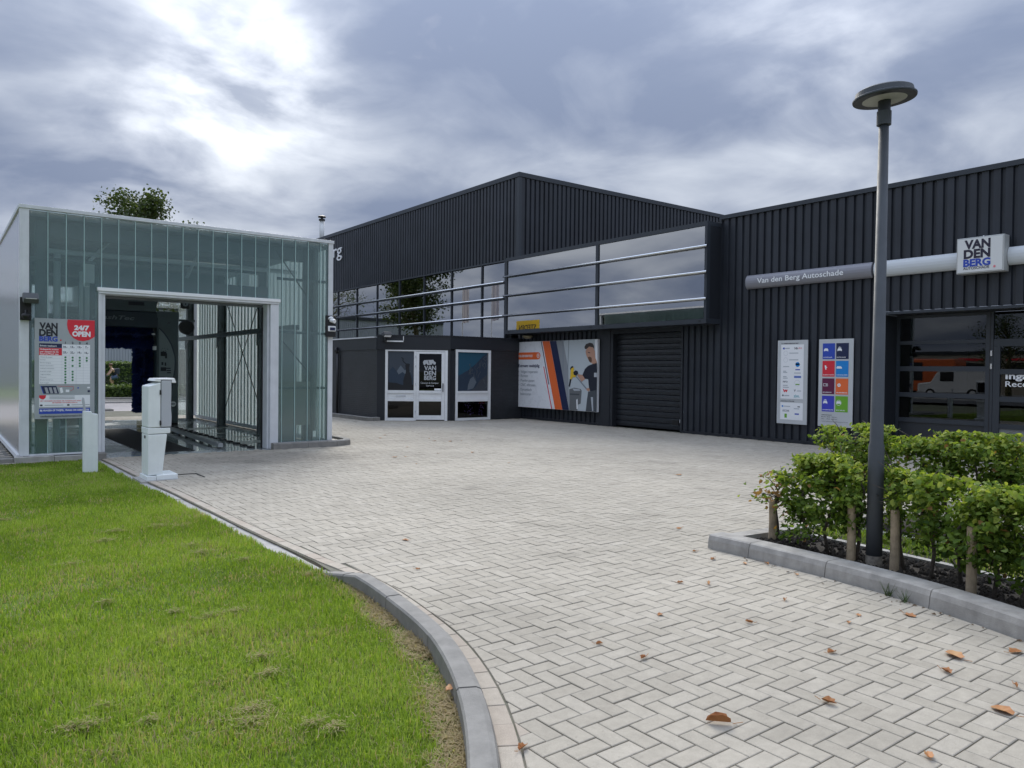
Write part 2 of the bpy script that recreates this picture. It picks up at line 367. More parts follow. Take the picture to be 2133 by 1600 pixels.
for i0 in range(0, len(kerb_line)-1, seg):
    i1 = min(i0+seg, len(kerb_line)-1)
    if i1-i0 < 3: i1 = len(kerb_line)-1
    b = MB(); rings = []
    n = i1-i0
    for i in range(i0, i1+1):
        c, nr = kerb_line[i].copy(), kn[i]
        if i == i0: c = c + (kerb_line[i+1]-c).normalized()*.004
        if i == i1: c = c + (kerb_line[i-1]-c).normalized()*.004
        zt = kerb_top(c.y) + (i0 % 5 - 2)*.0015
        prof = [(-HW,-.14),(-HW,zt-.012),(-HW+.010,zt),(HW-.035,zt),(HW-.012,zt-.010),(HW,zt-.035),(HW,-.14)]
        rings.append([(c.x+nr.x*o, c.y+nr.y*o, z) for o, z in prof])
    k = len(rings[0])
    for r in rings: b.v += r
    for i in range(n):
        for j in range(k-1): b.f.append((i*k+j, (i+1)*k+j, (i+1)*k+j+1, i*k+j+1))
    b.f += [tuple(range(k)), tuple(range(n*k+k-1, n*k-1, -1))]
    obj('kerb_stone', b, CONC, kerb)
    if i1 == len(kerb_line)-1: break
edging = thing('edging', (2.3,9,0), 'pale flush concrete edging strip along the straight lawn edge', 'edging')
ys = np.arange(5.66, 14.4, 1.0); sp = [Vector(p) for p in STRIP]
def strip_x(y):
    for a, b in zip(sp[:-1], sp[1:]):
        if a.y <= y <= b.y: return a.x + (b.x-a.x)*(y-a.y)/(b.y-a.y)
    return sp[-1].x
for y0 in ys:
    y1 = min(y0+.992, 14.45); xa, xb = strip_x(y0), strip_x(y1); z = -.022 + rnd.uniform(-.004,.004)
    obj('edging_slab', MB().prism([(xa-.12,y0,-.15),(xa-.004,y0,-.15),(xa-.004,y0,z),(xa-.12,y0,z)], (xb-xa, y1-y0, 0)), CONCL, edging)

# ------------------------------------------------------------------ paving
BW = .0975                                     # paver pitch, joints included
edge = kerb_line[:-4] + sp[1:]; en = normals(edge)
forecourt = tag(obj('paved_forecourt', MB().quad(*([(-.3,-3,-.008),(15.75,-3,-.008),(15.75,30,-.008),(2.25,30,-.008)] + [(p.x-.01,p.y,-.008) for p in edge[::-1]])), BED), kind='structure')
eo = [p + n*(HW+.006 if i < len(kerb_line)-4 else .002) for i, (p, n) in enumerate(zip(edge, en))]     # foot of the kerb
e2 = [p + n*(BW+.004) for p, n in zip(eo, en)]                                                          # outer side of the border row
E2 = np.array([(p.x,p.y) for p in e2]); EN = np.array([(n.x,n.y) for n in en])
PLANT = [(5.47,4.33),(5.47,3.9),(5.43,3.2),(5.33,2.5),(5.12,1.8),(4.8,1.0),(4.4,.2),(4.1,-.6)]           # kerb foot of the hedge bed
bt = resample(catmull([Vector(p) for p in PLANT]), .08); btn = normals(bt); BT = np.array([(p.x,p.y) for p in bt]); BTN = np.array([(n.x,n.y) for n in btn])
# travel runs towards the camera, so 'right of travel' points at the forecourt (-x)
def clip(poly, p, n):                             # keep the side n points to
    out = []
    for a, b in zip(poly, poly[1:]+poly[:1]):
        da, db = (a[0]-p[0])*n[0]+(a[1]-p[1])*n[1], (b[0]-p[0])*n[0]+(b[1]-p[1])*n[1]
        if da >= 0: out.append(a)
        if da*db < 0: t = da/(da-db); out.append((a[0]+(b[0]-a[0])*t, a[1]+(b[1]-a[1])*t))
    return out
def paver_geo(poly, z, bev=.0035, gap=.0027):
    cx = sum(p[0] for p in poly)/len(poly); cy_ = sum(p[1] for p in poly)/len(poly)
    def inset(d):
        out = []
        for i in range(len(poly)):
            a, b, c = poly[i-1], poly[i], poly[(i+1) % len(poly)]
            e1 = Vector((b[0]-a[0], b[1]-a[1])); e2_ = Vector((c[0]-b[0], c[1]-b[1]))
            if e1.length < 1e-5 or e2_.length < 1e-5: out.append(b); continue
            e1.normalize(); e2_.normalize(); n1 = Vector((-e1.y, e1.x)); n2 = Vector((-e2_.y, e2_.x))
            k = 1+n1.dot(n2); 
            q = (n1+n2)*(d/max(k, .35)); out.append((b[0]+q.x, b[1]+q.y))
        return out
    o, i = inset(gap), inset(gap+bev); n = len(poly)
    v = [(x,y,-.05) for x,y in o] + [(x,y,z-bev*.7) for x,y in o] + [(x,y,z) for x,y in i]
    f = [tuple(range(2*n, 3*n))]
    for r in (0, n):
        f += [(r+k, r+(k+1)%n, r+n+(k+1)%n, r+n+k) for k in range(n)]
    return v, f
def inside_wash(x, y): return (1.0 < x < 6.5 and 14.56 < y < 24.85) or (5.16 < x < 7.0 and 14.42 < y < 15.7 and (x-6.55)*.7071+(14.85-y)*.7071 < .31)
def depth_px(x, y):
    v = Vector((x,y,-EYE)); d = v.dot(fw)
    if d < .3: return None
    return 1066.5+1589.8*v.dot(rt)/d, 800-1589.8*v.dot(up)/d, d
full, cut = [], []
nx0, nx1, ny0, ny1 = int(-1.0/BW), int(15.6/BW), int(.2/BW), int(26.5/BW)
for a in range(nx0, nx1):
    for b_ in range(ny0, ny1):
        k = (a+b_) % 4
        if k not in (0, 2): continue
        w, h = (2, 1) if k == 0 else (1, 2)
        x0, y0 = a*BW, b_*BW; x, y = x0+w*BW/2, y0+h*BW/2
        if x > 15.5 or inside_wash(x, y): continue
        if x > 10.7 and y > 21.3 - (x-10.8)*.64 and y > 19.9: continue
        if x + y < 1.2: continue
        if x < 3.2 and y < 14.45:
            j = int(np.argmin((E2[:,0]-x)**2+(E2[:,1]-y)**2)); d = (x-E2[j,0])*EN[j,0]+(y-E2[j,1])*EN[j,1]
            if d < -.13: continue
            if d < .13:
                poly = clip([(x0,y0),(x0+w*BW,y0),(x0+w*BW,y0+h*BW),(x0,y0+h*BW)], E2[j], EN[j])
                if len(poly) >= 3: cut.append(poly)
                continue
        if x > 3.9 and y < 4.6:
            if y < 4.33 and x > 5.62:
                if x < 10.0: continue
            elif y < 4.33:
                j = int(np.argmin((BT[:,0]-x)**2+(BT[:,1]-y)**2)); d = (x-BT[j,0])*BTN[j,0]+(y-BT[j,1])*BTN[j,1]
                if d < -.12: continue
                if d < .12:
                    poly = clip([(x0,y0),(x0+w*BW,y0),(x0+w*BW,y0+h*BW),(x0,y0+h*BW)], BT[j], BTN[j])
                    if len(poly) >= 3: cut.append(poly)
                    continue
        full.append((x, y, k, x0, y0, w, h))
# border row along the lawn edge
row = []
ro = resample([p.copy() for p in eo[6:]], BW*2); ron = normals(ro)
for i in range(len(ro)-1):
    a, b_, na, nb = ro[i], ro[i+1], ron[i], ron[i+1]
    row.append([tuple(a), tuple(a+na*BW), tuple(b_+nb*BW), tuple(b_)])
def area(poly): return .5*sum(a[0]*b[1]-b[0]*a[1] for a, b in zip(poly, poly[1:]+poly[:1]))
near = []
for i, q in enumerate(full):
    pr = depth_px(q[0], q[1])
    if pr and -20 < pr[0] < 2150 and pr[1] < 1625: near.append((pr[2], i))
near.sort(); single = {i for _, i in near[:300]}
shared = bpy.data.meshes.new('paver'); v, f = paver_geo([(-BW,-BW/2),(BW,-BW/2),(BW,BW/2),(-BW,BW/2)], 0.0); shared.from_pydata(v, [], f); shared.materials.append(PAVO); shared.update()
V, F, T = [], [], []
def add(v, f, t):
    a = len(V); V.extend(v); F.extend(tuple(a+i for i in q) for q in f); T.extend([t]*len(v))
def tone():
    t = rnd.gauss(.5, .13); return min(.9, max(.05, t))
for i, q in enumerate(full):
    t = tone(); dz = rnd.uniform(-.0022, .0022)
    if i in single:
        o = bpy.data.objects.new('paver', shared); COL.objects.link(o); o.parent = forecourt
        o.location = (q[0], q[1], dz); o.rotation_euler = (rnd.gauss(0,.005), rnd.gauss(0,.005), (0 if q[2] == 0 else math.pi/2) + rnd.gauss(0,.004)); o.color = (t, t, t, 1)
    else:
        x0, y0, w, h = q[3:]; v, f = paver_geo([(x0,y0),(x0+w*BW,y0),(x0+w*BW,y0+h*BW),(x0,y0+h*BW)], dz); add(v, f, t)
for poly in cut + row:
    ar = area(poly)
    if abs(ar) < .0004: continue
    if ar < 0: poly = poly[::-1]
    v, f = paver_geo(poly, rnd.uniform(-.002,.002), .003); add(v, f, rnd.uniform(.93, 1.0) if poly in row or poly[::-1] in row else tone()+.08)
me = bpy.data.meshes.new('pavers_beyond'); me.from_pydata(V, [], F); at = me.attributes.new('tone', 'FLOAT', 'POINT'); at.data.foreach_set('value', np.array(T, np.float32)); me.update()
tag(link('pavers_beyond', me, PAV, forecourt), kind='stuff')

# ------------------------------------------------------------------ lawn
LAWNM = mat('lawn_soil', (.11,.165,.028), .98, 0, .4, 5, .8, 60)
lv = [(p.x-.02, p.y) for p in kerb_line] + [(p.x-.09, p.y) for p in sp[1:]] + [(2.2,14.46),(-15,14.46),(-15,-14),(-.6,-14),(-.6,.1)]
lawn = tag(obj('lawn', MB().quad(*[(x,y,-.035) for x,y in lv]), LAWNM), kind='structure')
LE = np.array([(p.x-n.x*HW, p.y-n.y*HW) for p, n in zip(kerb_line, kn)] + [(p.x-.12, p.y) for p in sp[1:]]); LN = np.array([(n.x,n.y) for n in kn] + [(1,0)]*(len(sp)-1))
def vnoise(x, y, s, seed):
    r = np.random.default_rng(seed).random((64,64)); X, Y = x*s, y*s; i, j = np.floor(X).astype(int), np.floor(Y).astype(int); fx, fy = X-i, Y-j
    fx, fy = fx*fx*(3-2*fx), fy*fy*(3-2*fy); g = lambda a, b: r[a % 64, b % 64]
    return (g(i,j)*(1-fx)+g(i+1,j)*fx)*(1-fy)+(g(i,j+1)*(1-fx)+g(i+1,j+1)*fx)*fy
def lawn_points(n, x0, x1, y0, y1):
    x, y = rng.uniform(x0,x1,n), rng.uniform(y0,y1,n)
    d2 = (x[:,None]-LE[None,:,0])**2+(y[:,None]-LE[None,:,1])**2; j = d2.argmin(1)
    d = -((x-LE[j,0])*LN[j,0]+(y-LE[j,1])*LN[j,1]); ok = d > -.015
    return x[ok], y[ok], d[ok]
CLUMPS = [(.86,6.84,.10),(1.22,7.61,.12),(.75,3.61,.05),(.48,3.74,.07),(2.26,5.5,.05),(1.53,4.92,.12),(1.36,3.82,.06),(1.12,3.34,.10),(1.39,3.07,.06),(1.32,3.17,.05),(2.01,6.23,.06),(1.75,8.01,.12),(1.41,4.06,.08),(.54,3.7,.05),(.62,3.87,.05),(1.22,5.14,.06),(1.38,4.91,.08),(1.37,8.01,.10),(1.94,7.89,.10),(1.8,6.99,.12),(1.8,6.68,.10),(1.15,3.45,.08),(.9,5.6,.05),(.55,9.2,.10)]
def blades(x, y, d, hmin, hmax, wid, cuts):
    n = len(x); pn = vnoise(x,y,1.7,3)*.6+vnoise(x,y,5.5,4)*.4
    dry = np.clip(1-(d/.22), 0, 1)*np.clip((5.3-y)/.6, 0, 1)*np.clip(1.9*vnoise(x,y,3.2,9)-.15+.5*np.clip(1-d/.07,0,1), 0, 1.3)
    thin = rng.random(n) < (1-.35*np.clip(dry*1.35-.15, 0, 1)); patch = vnoise(x,y,2.6,21); thin &= rng.random(n) < np.where(patch < .16, .6, 1.0)
    x, y, pn, dry = x[thin], y[thin], pn[thin], dry[thin]; n = len(x)
    h = rng.uniform(hmin,hmax,n)*(.42+.85*pn)*np.where(dry > .35, .85, 1)
    az = rng.uniform(0, 2*np.pi, n); lean = np.abs(rng.normal(.0,.75,n))+.15+(dry > .3)*.7
    w = wid*rng.uniform(.6,1.3,n); bx, by = np.cos(az), np.sin(az); sx, sy = -by, bx
    z0 = -.037+.02*vnoise(x,y,.9,31)
    P = np.zeros((n,5,3))
    P[:,0] = np.stack([x-sx*w, y-sy*w, z0],1); P[:,1] = np.stack([x+sx*w, y+sy*w, z0],1)
    mx, my = x+bx*h*np.sin(lean)*.42, y+by*h*np.sin(lean)*.42; mz = z0+h*np.cos(lean*.6)*.58
    P[:,2] = np.stack([mx+sx*w*.75, my+sy*w*.75, mz],1); P[:,3] = np.stack([mx-sx*w*.75, my-sy*w*.75, mz],1)
    P[:,4] = np.stack([x+bx*h*np.sin(lean), y+by*h*np.sin(lean), z0+h*np.cos(lean)],1)
    base = np.arange(n)[:,None]*5
    F = np.concatenate([base+np.array([0,1,2]), base+np.array([0,2,3]), base+np.array([3,2,4])])
    t = np.clip(-.10+.50*pn+.45*vnoise(x,y,.9,77)+rng.normal(0,.19,n), 0, .82)
    straw = (rng.random(n) < np.clip(dry*1.1, 0, .93)) | (rng.random(n) < .07+.16*(patch[thin] < .30)); t = np.where(straw, rng.uniform(.88,1.0,n), t)
    return P.reshape(-1,3), F, np.repeat(t,5)
parts = []
for (n, x0, x1, y0, y1, h0, h1, w) in ((60000,0,2.35,1.9,3.3,.030,.075,.0021),(62000,.05,2.5,3.3,5.2,.030,.072,.0024),(75000,.1,2.5,5.2,9.0,.030,.068,.0029),(60000,.2,2.5,9.0,14.46,.028,.060,.0042),(40000,-2.6,.35,.5,14.45,.028,.06,.0032),(30000,-14,-2.6,-6,14.4,.03,.07,.006)):
    x, y, d = lawn_points(n, x0, x1, y0, y1); parts.append(blades(x, y, d, h0, h1, w, None))
for cx, cy_, r in CLUMPS:                         # dry mown clippings lying in tufts
    n = int(520*r/.08*.5); a = rng.uniform(0,2*np.pi,n); q = np.abs(rng.normal(0,r*.62,n)); x, y = cx+q*np.cos(a)*1.25, cy_+q*np.sin(a)*.8
    z = .002+rng.uniform(-.006,.014,n); L = rng.uniform(.012,.038,n); b = rng.uniform(0,2*np.pi,n); tz = rng.normal(0,.006,n); w = .0014
    P = np.stack([np.stack([x-np.sin(b)*w,y+np.cos(b)*w,z],1), np.stack([x+np.sin(b)*w,y-np.cos(b)*w,z+.0008],1), np.stack([x+np.cos(b)*L+np.sin(b)*w,y+np.sin(b)*L-np.cos(b)*w,z+tz],1), np.stack([x+np.cos(b)*L-np.sin(b)*w,y+np.sin(b)*L+np.cos(b)*w,z+tz],1)],1).reshape(-1,3)
    base = np.arange(n)[:,None]*4; F = np.concatenate([base+np.array([0,1,2]), base+np.array([0,2,3])]); parts.append((P, F, np.repeat(np.where(rng.random(n)<.45, rng.uniform(.1,.6,n), rng.uniform(.86,1.0,n)),4)))
for k in range(0, len(kerb_line), 1):              # straw lying along the foot of the kerb
    c, nr = kerb_line[k], kn[k]
    if not 1.6 < c.y < 5.1: continue
    n = 95; q = rng.uniform(.0,1,n)**1.6*(.08+.12*rng.random(n))+HW+.004; s = rng.uniform(-.05,.05,n); x, y = c.x-nr.x*q-nr.y*s, c.y-nr.y*q+nr.x*s
    keep = vnoise(x,y,3.2,9) > .40; x, y = x[keep], y[keep]; n = len(x)
    if not n: continue
    z = -.022+rng.uniform(0,.022,n); L = rng.uniform(.015,.06,n); b = rng.uniform(0,2*np.pi,n); tz = rng.normal(.004,.010,n); w = rng.uniform(.0010,.0020,n)
    P = np.stack([np.stack([x-np.sin(b)*w,y+np.cos(b)*w,z],1), np.stack([x+np.sin(b)*w,y-np.cos(b)*w,z+.0008],1), np.stack([x+np.cos(b)*L+np.sin(b)*w,y+np.sin(b)*L-np.cos(b)*w,z+tz],1), np.stack([x+np.cos(b)*L-np.sin(b)*w,y+np.sin(b)*L+np.cos(b)*w,z+tz],1)],1).reshape(-1,3)
    base = np.arange(n)[:,None]*4; parts.append((P, np.concatenate([base+np.array([0,1,2]), base+np.array([0,2,3])]), np.repeat(rng.uniform(.87,1.0,n),4)))
o = 0; VV, FF, TT = [], [], []
for P, F, t in parts: VV.append(P); FF.append(F+o); TT.append(t); o += len(P)
GRASS = leaf_mat('grass_blades', (.115,.185,.022), (.255,.365,.044), (.41,.48,.12), .40, .7, .08)
e = [n for n in GRASS.node_tree.nodes if n.type == 'VALTORGB'][0].color_ramp.elements
e[3].color = (.42,.335,.20,1); e[2].position = .84; e[3].position = .89
tag(link('grass', fast_mesh('grass', np.concatenate(VV), np.concatenate(FF), np.concatenate(TT)), GRASS), 'mown green lawn grass with dry patches beside the curved kerb', 'grass', kind='stuff')

# ------------------------------------------------------------------ car wash hall
WX0, WX1, WY0, WY1, WZ = 1.10, 6.47, 14.62, 24.80, 4.16
DX0, DX1, DZ = 2.33, 5.14, 2.80
FLOORM = MATS['wet_floor'] = bpy.data.materials.new('wet_floor')
def wet_floor():
    M = FLOORM; M.use_nodes = True; nt = M.node_tree; nt.nodes.clear(); N, L, nn, ma, mix, ramp, noise = nodes_of(nt)
    o = nn('ShaderNodeOutputMaterial'); b = nn('ShaderNodeBsdfPrincipled'); L.new(b.outputs[0], o.inputs[0])
    p = nn('ShaderNodeNewGeometry').outputs['Position']; n = noise(p, .9, 5, .6)
    L.new(mix(ramp(n, [(.4, 0), (.6, 1)]), (.20,.23,.225), (.32,.345,.335)), b.inputs['Base Color'])
    L.new(ramp(n, [(.40, .04), (.52, .10), (.64, .45)]), b.inputs['Roughness']); b.inputs['Specular IOR Level'].default_value = .65
wet_floor()
fl = tag(obj('wash_floor', MB().box(WX0, WX1, WY0-.10, WY1, -.12, -.004), FLOORM), kind='structure')
grat = MB()
for i in range(62): grat.box(3.02, 3.92, 15.05+i*.10, 15.05+i*.10+.06, -.003, .004)
obj('floor_grating', grat, mat('grating', (.018,.018,.018), .6, .3), fl)
hall = thing('car_wash_hall', (3.8,14.62,0), 'glass-walled car wash hall with white aluminium frame and open drive-through', 'car wash')
def part(name, mb, m, parent, **k): return obj(name, mb, m, parent, **k)
part('corner_column', MB().box(WX0, WX0+.13, WY0-.02, WY0+.13, .09, WZ-.06), ALU, hall, bevel=.004)
part('corner_column', MB().box(WX1-.10, WX1, WY0-.02, WY0+.13, .11, WZ-.06), ALU, hall, bevel=.004)
part('corner_column', MB().box(WX0, WX0+.13, WY1-.13, WY1, .09, WZ-.06), ALU, hall)
part('corner_column', MB().box(WX1-.10, WX1, WY1-.13, WY1, .09, WZ-.06), ALU, hall)
part('roof_trim', MB().box(WX0-.015, WX1+.015, WY0-.035, WY0+.05, WZ-.06, WZ), ALU, hall, bevel=.004)
part('roof_trim', MB().box(WX0-.015, WX0+.05, WY0+.055, WY1, WZ-.06, WZ), ALU, hall)
part('roof_trim', MB().box(WX1-.05, WX1+.015, WY0+.055, WY1, WZ-.06, WZ), ALU, hall)
part('roof', MB().box(WX0+.06, WX1-.06, WY0+.06, WY1, WZ-.16, WZ-.07), mat('roof_deck', (.22,.24,.245), .6, .2, streak=.2), hall)
part('sill', MB().box(WX0+.13, 2.222, WY0-.03, WY0+.07, .09, .115), ALU, hall)
part('sill', MB().box(5.345, WX1-.10, WY0-.03, WY0+.07, .09, .115), ALU, hall)
part('sill', MB().box(WX0-.03, WX0+.06, WY0+.14, WY1-.14, .03, .10), WHITE, hall)
part('sill', MB().box(WX1-.06, WX1+.02, WY0+.14, WY1-.14, .03, .12), ALU, hall)
def plank_x(x0, w, y, z0, z1, d=.045):      # U-profile with its face to -y
    t = .007
    return MB().prism([(x0+.003,y,z0),(x0+w-.003,y,z0),(x0+w-.003,y+d,z0),(x0+w-.003-t,y+d,z0),(x0+w-.003-t,y+t,z0),(x0+.003+t,y+t,z0),(x0+.003+t,y+d,z0),(x0+.003,y+d,z0)], (0,0,z1-z0))
def plank_y(y0, w, x, z0, z1, s, d=.045):   # face to s*x
    t = .007
    pts = [(x,y0+.003,z0),(x,y0+w-.003,z0),(x-s*d,y0+w-.003,z0),(x-s*d,y0+w-.003-t,z0),(x-s*t,y0+w-.003-t,z0),(x-s*t,y0+.003+t,z0),(x-s*d,y0+.003+t,z0),(x-s*d,y0+.003,z0)]
    return MB().prism(pts, (0,0,z1-z0))
EDGE_HL = mat('edge_highlight', (.42,.58,.56), .5)  # pale strips at the plank joints, painting the bright flange edges as colour
pw = .262; x = WX0+.13; i = 0
while x < WX1-.11:
    w = min(pw, WX1-.10-x)
    z0 = 2.905 if (x+w > 2.225 and x < 5.345) else .116
    if x < 2.225 < x+w: part('glass_plank', plank_x(x, 2.222-x, WY0, .116, 2.9), UGLASS, hall)
    if x < 5.345 < x+w: part('glass_plank', plank_x(5.347, x+w-5.347, WY0, .116, 2.9), UGLASS, hall)
    part('glass_plank', plank_x(x, w, WY0, z0, WZ-.065), UGLASS, hall)
    if i: part('edge_highlight', MB().box(x-.0055, x+.0055, WY0-.004, WY0-.0005, z0, WZ-.065), EDGE_HL, hall)
    x += pw; i += 1
for xw, s in ((WX0+.012, -1), (WX1-.012, 1)):
    n = int((WY1-WY0-.28)/pw)
    for k in range(n): part('glass_plank', plank_y(WY0+.14+k*pw, pw, xw, .101 if s < 0 else .121, WZ-.065, s), UGLASSW if s < 0 else UGLASSR, hall)
x = WX0+.14
while x < WX1-.2:                           # rear wall over the exit
    if x+pw < 1.55 or x > 5.95: part('glass_plank', plank_x(x, pw, WY1-.06, .1, WZ-.065), UGLASS, hall)
    else: part('glass_plank', plank_x(x, pw, WY1-.06, 3.35, WZ-.065), UGLASS, hall)
    x += pw
door = part('door_frame', MB().box(2.225, 5.345, WY0-.06, WY0+.30, DZ, 2.84), ALU, hall, bevel=.004)
part('jamb', MB().box(2.225, 2.275, WY0-.05, WY0+.24, .10, DZ-.003), ALU, door, bevel=.004)
part('jamb', MB().box(2.279, DX0, WY0-.03, WY0+.26, .10, DZ-.003), ALU, door, bevel=.004)
part('jamb', MB().box(DX1+.04, 5.34, WY0-.05, WY0+.24, .0, DZ-.003), ALU, door, bevel=.004)
part('jamb', MB().box(DX1, DX1+.037, WY0+.02, WY0+.30, .0, DZ-.003), ALU, door, bevel=.004)
part('lintel', MB().box(2.205, 5.365, WY0-.075, WY0+.03, 2.842, 2.90), WHITE, door, bevel=.004)
part('rubber_seal', MB().box(DX1-.02, DX1-.003, WY0+.26, WY0+.31, .0, DZ-.05), BLACKM, door)
part('shutter_box', MB().box(2.30, 5.25, WY0+.32, WY0+.75, 2.78, 3.15), mat('shutter_casing', (.16,.17,.175), .5, .3), hall)
for yb in (15.0, 17.72, 20.86, 24.02):
    for xs, sg in ((6.10, 1), (1.44, -1)):
        part('steel_column', MB().box(xs-.09, xs+.09, yb-.012, yb+.012, 0, WZ-.17).box(xs-.09, xs-.078, yb-.08, yb+.08, 0, WZ-.17).box(xs+.078, xs+.09, yb-.08, yb+.08, 0, WZ-.17).box(xs-.14, xs+.14, yb-.14, yb+.14, 0, .02), GALV, hall)
    part('roof_beam', MB().box(1.55, 5.99, yb-.008, yb+.008, WZ-.42, WZ-.17).box(1.55, 5.99, yb-.07, yb+.07, WZ-.435, WZ-.42).box(1.55, 5.99, yb-.07, yb+.07, WZ-.18, WZ-.165), GALV, hall)
for xs in (5.93, 1.58):
    part('guide_beam', MB().box(xs-.07, xs+.07, 15.2, 24.6, 2.36, 2.46), GALV, hall)
    for yb in (17.72, 20.86, 24.02):
        s = 1 if xs > 3 else -1
        part('bracket', MB().prism([(xs, yb-.1, 2.355),(xs, yb-.55, 2.355),(xs, yb-.1, 2.08)], (.012*s,0,0)), GALV, hall)
for (y0, y1) in ((17.84, 20.75),):
    for xs in (6.14, 1.40):
        part('brace_rod', MB().tube([(xs,y0,3.35),(xs,y1,.42)], .011, 6), BLACKM, hall); part('brace_rod', MB().tube([(xs+.03,y0,.42),(xs+.03,y1,3.35)], .011, 6), BLACKM, hall)
for z in (1.15, 2.25, 3.3):
    part('wall_rail', MB().box(5.36, 6.36, WY0+.10, WY0+.13, z, z+.05), GALV, hall); part('wall_rail', MB().box(1.24, 2.2, WY0+.10, WY0+.13, z, z+.05), GALV, hall)
part('tension_rod', MB().tube([(5.4,WY0+.3,3.9),(6.25,WY0+.3,2.75)], .012, 6).tube([(5.55,WY0+.3,2.1),(6.25,WY0+.3,1.3)], .012, 6), BLACKM, hall)
part('drain_pipe', MB().tube([(6.2,WY0+.22,4.0),(6.2,WY0+.22,1.75),(6.17,WY0+.22,.9),(6.18,WY0+.22,.3)], [.05,.05,.045,.04], 10), mat('grey_pipe', (.2,.22,.22), .5), hall)
part('side_cabinet', MB().box(5.50, 5.86, WY0+.35, WY0+.75, 0.0, 2.35), mat('cabinet_grey', (.33,.34,.33), .5), hall)
part('cabinet_door', MB().box(5.38, 6.12, WY0+.28, WY0+.33, .42, 1.30), mat('cabinet_tan', (.33,.33,.29), .5), hall)
PALE = mat('pale_pipe', (.62,.66,.66), .5)
part('white_pipe', MB().tube([(1.66,14.98,.1),(1.66,14.98,3.45)], .055, 12), PALE, hall, smooth=True)
part('cable_duct', MB().box(2.02, 2.16, 15.05, 15.2, .1, 3.2), PALE, hall); part('control_box', MB().box(2.05, 2.22, 14.95, 15.04, 3.0, 3.35), WHITE, hall)
part('motor_box', MB().box(4.72, 4.90, 14.98, 15.2, 3.05, 3.4), WHITE, hall); part('cross_tube', MB().tube([(1.4,15.4,3.55),(6.0,15.4,3.55)], .045, 10), PALE, hall, smooth=True)
part('cross_tube', MB().tube([(3.9,15.6,3.3),(4.35,16.6,3.9)], .035, 8).tube([(2.6,15.6,3.9),(2.1,15.3,3.3)], .03, 8), PALE, hall, smooth=True)
# plinth and protective kerbs
pl = thing('plinth', (1.7,14.5,0), 'grey concrete plinth blocks under the glass left of the wash door', 'plinth')
for xa, xb, dz in ((1.02,1.57,.0),(1.575,2.12,-.012)): part('concrete_block', MB().box(xa, xb, 14.47, 14.585, -.1, .088+dz), CONCL, pl, bevel=.008)
part('concrete_block', MB().box(2.13, 2.325, 14.40, 14.60, -.1, .10), CONC, pl, bevel=.008)
part('concrete_block', MB().box(-.6, 1.015, 14.50, 14.60, -.1, .07), CONC, pl, bevel=.008)
gk = thing('corner_kerb', (6.5,14.5,0), 'raised grey kerb wrapped around the right corner of the car wash', 'kerb')
gp = resample([Vector(p) for p in [(5.20,14.50),(6.50,14.50)]] + [Vector((6.50+.40*math.sin(a), 14.90-.40*math.cos(a))) for a in np.linspace(.15,math.pi/2,8)] + [Vector((6.90,15.6))], .1); gn = normals(gp)
cuts = [0, 7, 13, 17, len(gp)-1]
for a, b in zip(cuts[:-1], cuts[1:]):
    if b <= a: continue
    mbk = MB(); k = 5
    for i in range(a, b+1):
        t = (gp[min(i+1,len(gp)-1)]-gp[max(i-1,0)]).normalized(); c = gp[i] + (t*.003 if i == a else (-t*.003 if i == b else t*0))
        mbk.v += [(c.x+gn[i].x*o, c.y+gn[i].y*o, z) for o, z in ((-.07,-.1),(-.07,.118),(.045,.118),(.07,.098),(.085,-.1))]
    for i in range(b-a):
        for j in range(k-1): mbk.f.append((i*k+j, (i+1)*k+j, (i+1)*k+j+1, i*k+j+1))
    mbk.f += [tuple(range(k)), tuple(range((b-a)*k+k-1, (b-a)*k-1, -1))]
    part('kerb_stone', mbk, CONC, gk)
part('infill', MB().box(6.485, 6.83, 14.62, 15.58, -.1, .07), CONCL, gk)
part('drain_cover', MB().box(6.56, 6.78, 15.0, 15.22, .071, .078), BLACKM, gk)
# wash machine
MSL = mat('machine_slate', (.10,.13,.14), .38, var=.08, vs=3); MLT = mat('machine_panel', (.25,.30,.31), .4); MDK = mat('machine_dark', (.025,.042,.06), .4)
mac = thing('wash_machine', (4.0,22.2,0), 'dark gantry car wash machine with blue brushes inside the hall', 'wash machine')
for x0, x1 in ((4.75,5.30),(2.45,3.0)):
    tw = part('tower', MB().box(x0, x1, 22.0, 23.1, .06, 3.05), MSL, mac, bevel=.03)
    part('cap', MB().box(x0, x1, 21.985, 22.05, 2.88, 3.06), MDK if x0 < 4 else MSL, tw)
b = Board((0,21.99,0), (1,0,0), (0,-1,0))
arc = [(4.80,2.61),(4.93,2.47),(5.03,2.32),(5.11,2.17),(5.16,2.01),(5.20,1.86),(5.21,1.70),(5.20,1.5),(5.17,1.31),(5.12,1.1),(5.07,.90),(5.0,.75),(4.9,.62),(4.8,.55)]
b.poly('light_panel', arc, 1); b.line('panel_edge', arc, .03, 2)
for (u, v, w, h) in ((4.84,1.86,.14,.12),(4.95,1.80,.05,.14),(4.84,1.46,.14,.10),(4.98,1.52,.11,.03),(4.99,1.46,.11,.03),(5.0,1.40,.10,.03),(4.86,1.62,.05,.08),(4.94,1.60,.04,.09)): b.rect('pictogram', u, u+w, v, v+h, 3)
for k in range(9): b.disc('pictogram', 4.86+.02*k, 2.02+.05*math.sin(k*1.9), .010, 3, 6)
b.disc('round_badge', 5.16, .57, .075, 2); b.rect('badge_mark', 5.10, 5.21, .555, .59, 3)
b.text('machine_lettering', 'WashTec', 3.20, 2.79, .10, 1.0, 3, .02, shear=.25)
b.text('tower_mark', 'pi', 5.0, 2.74, .06, None, 3, .03, shear=.4)
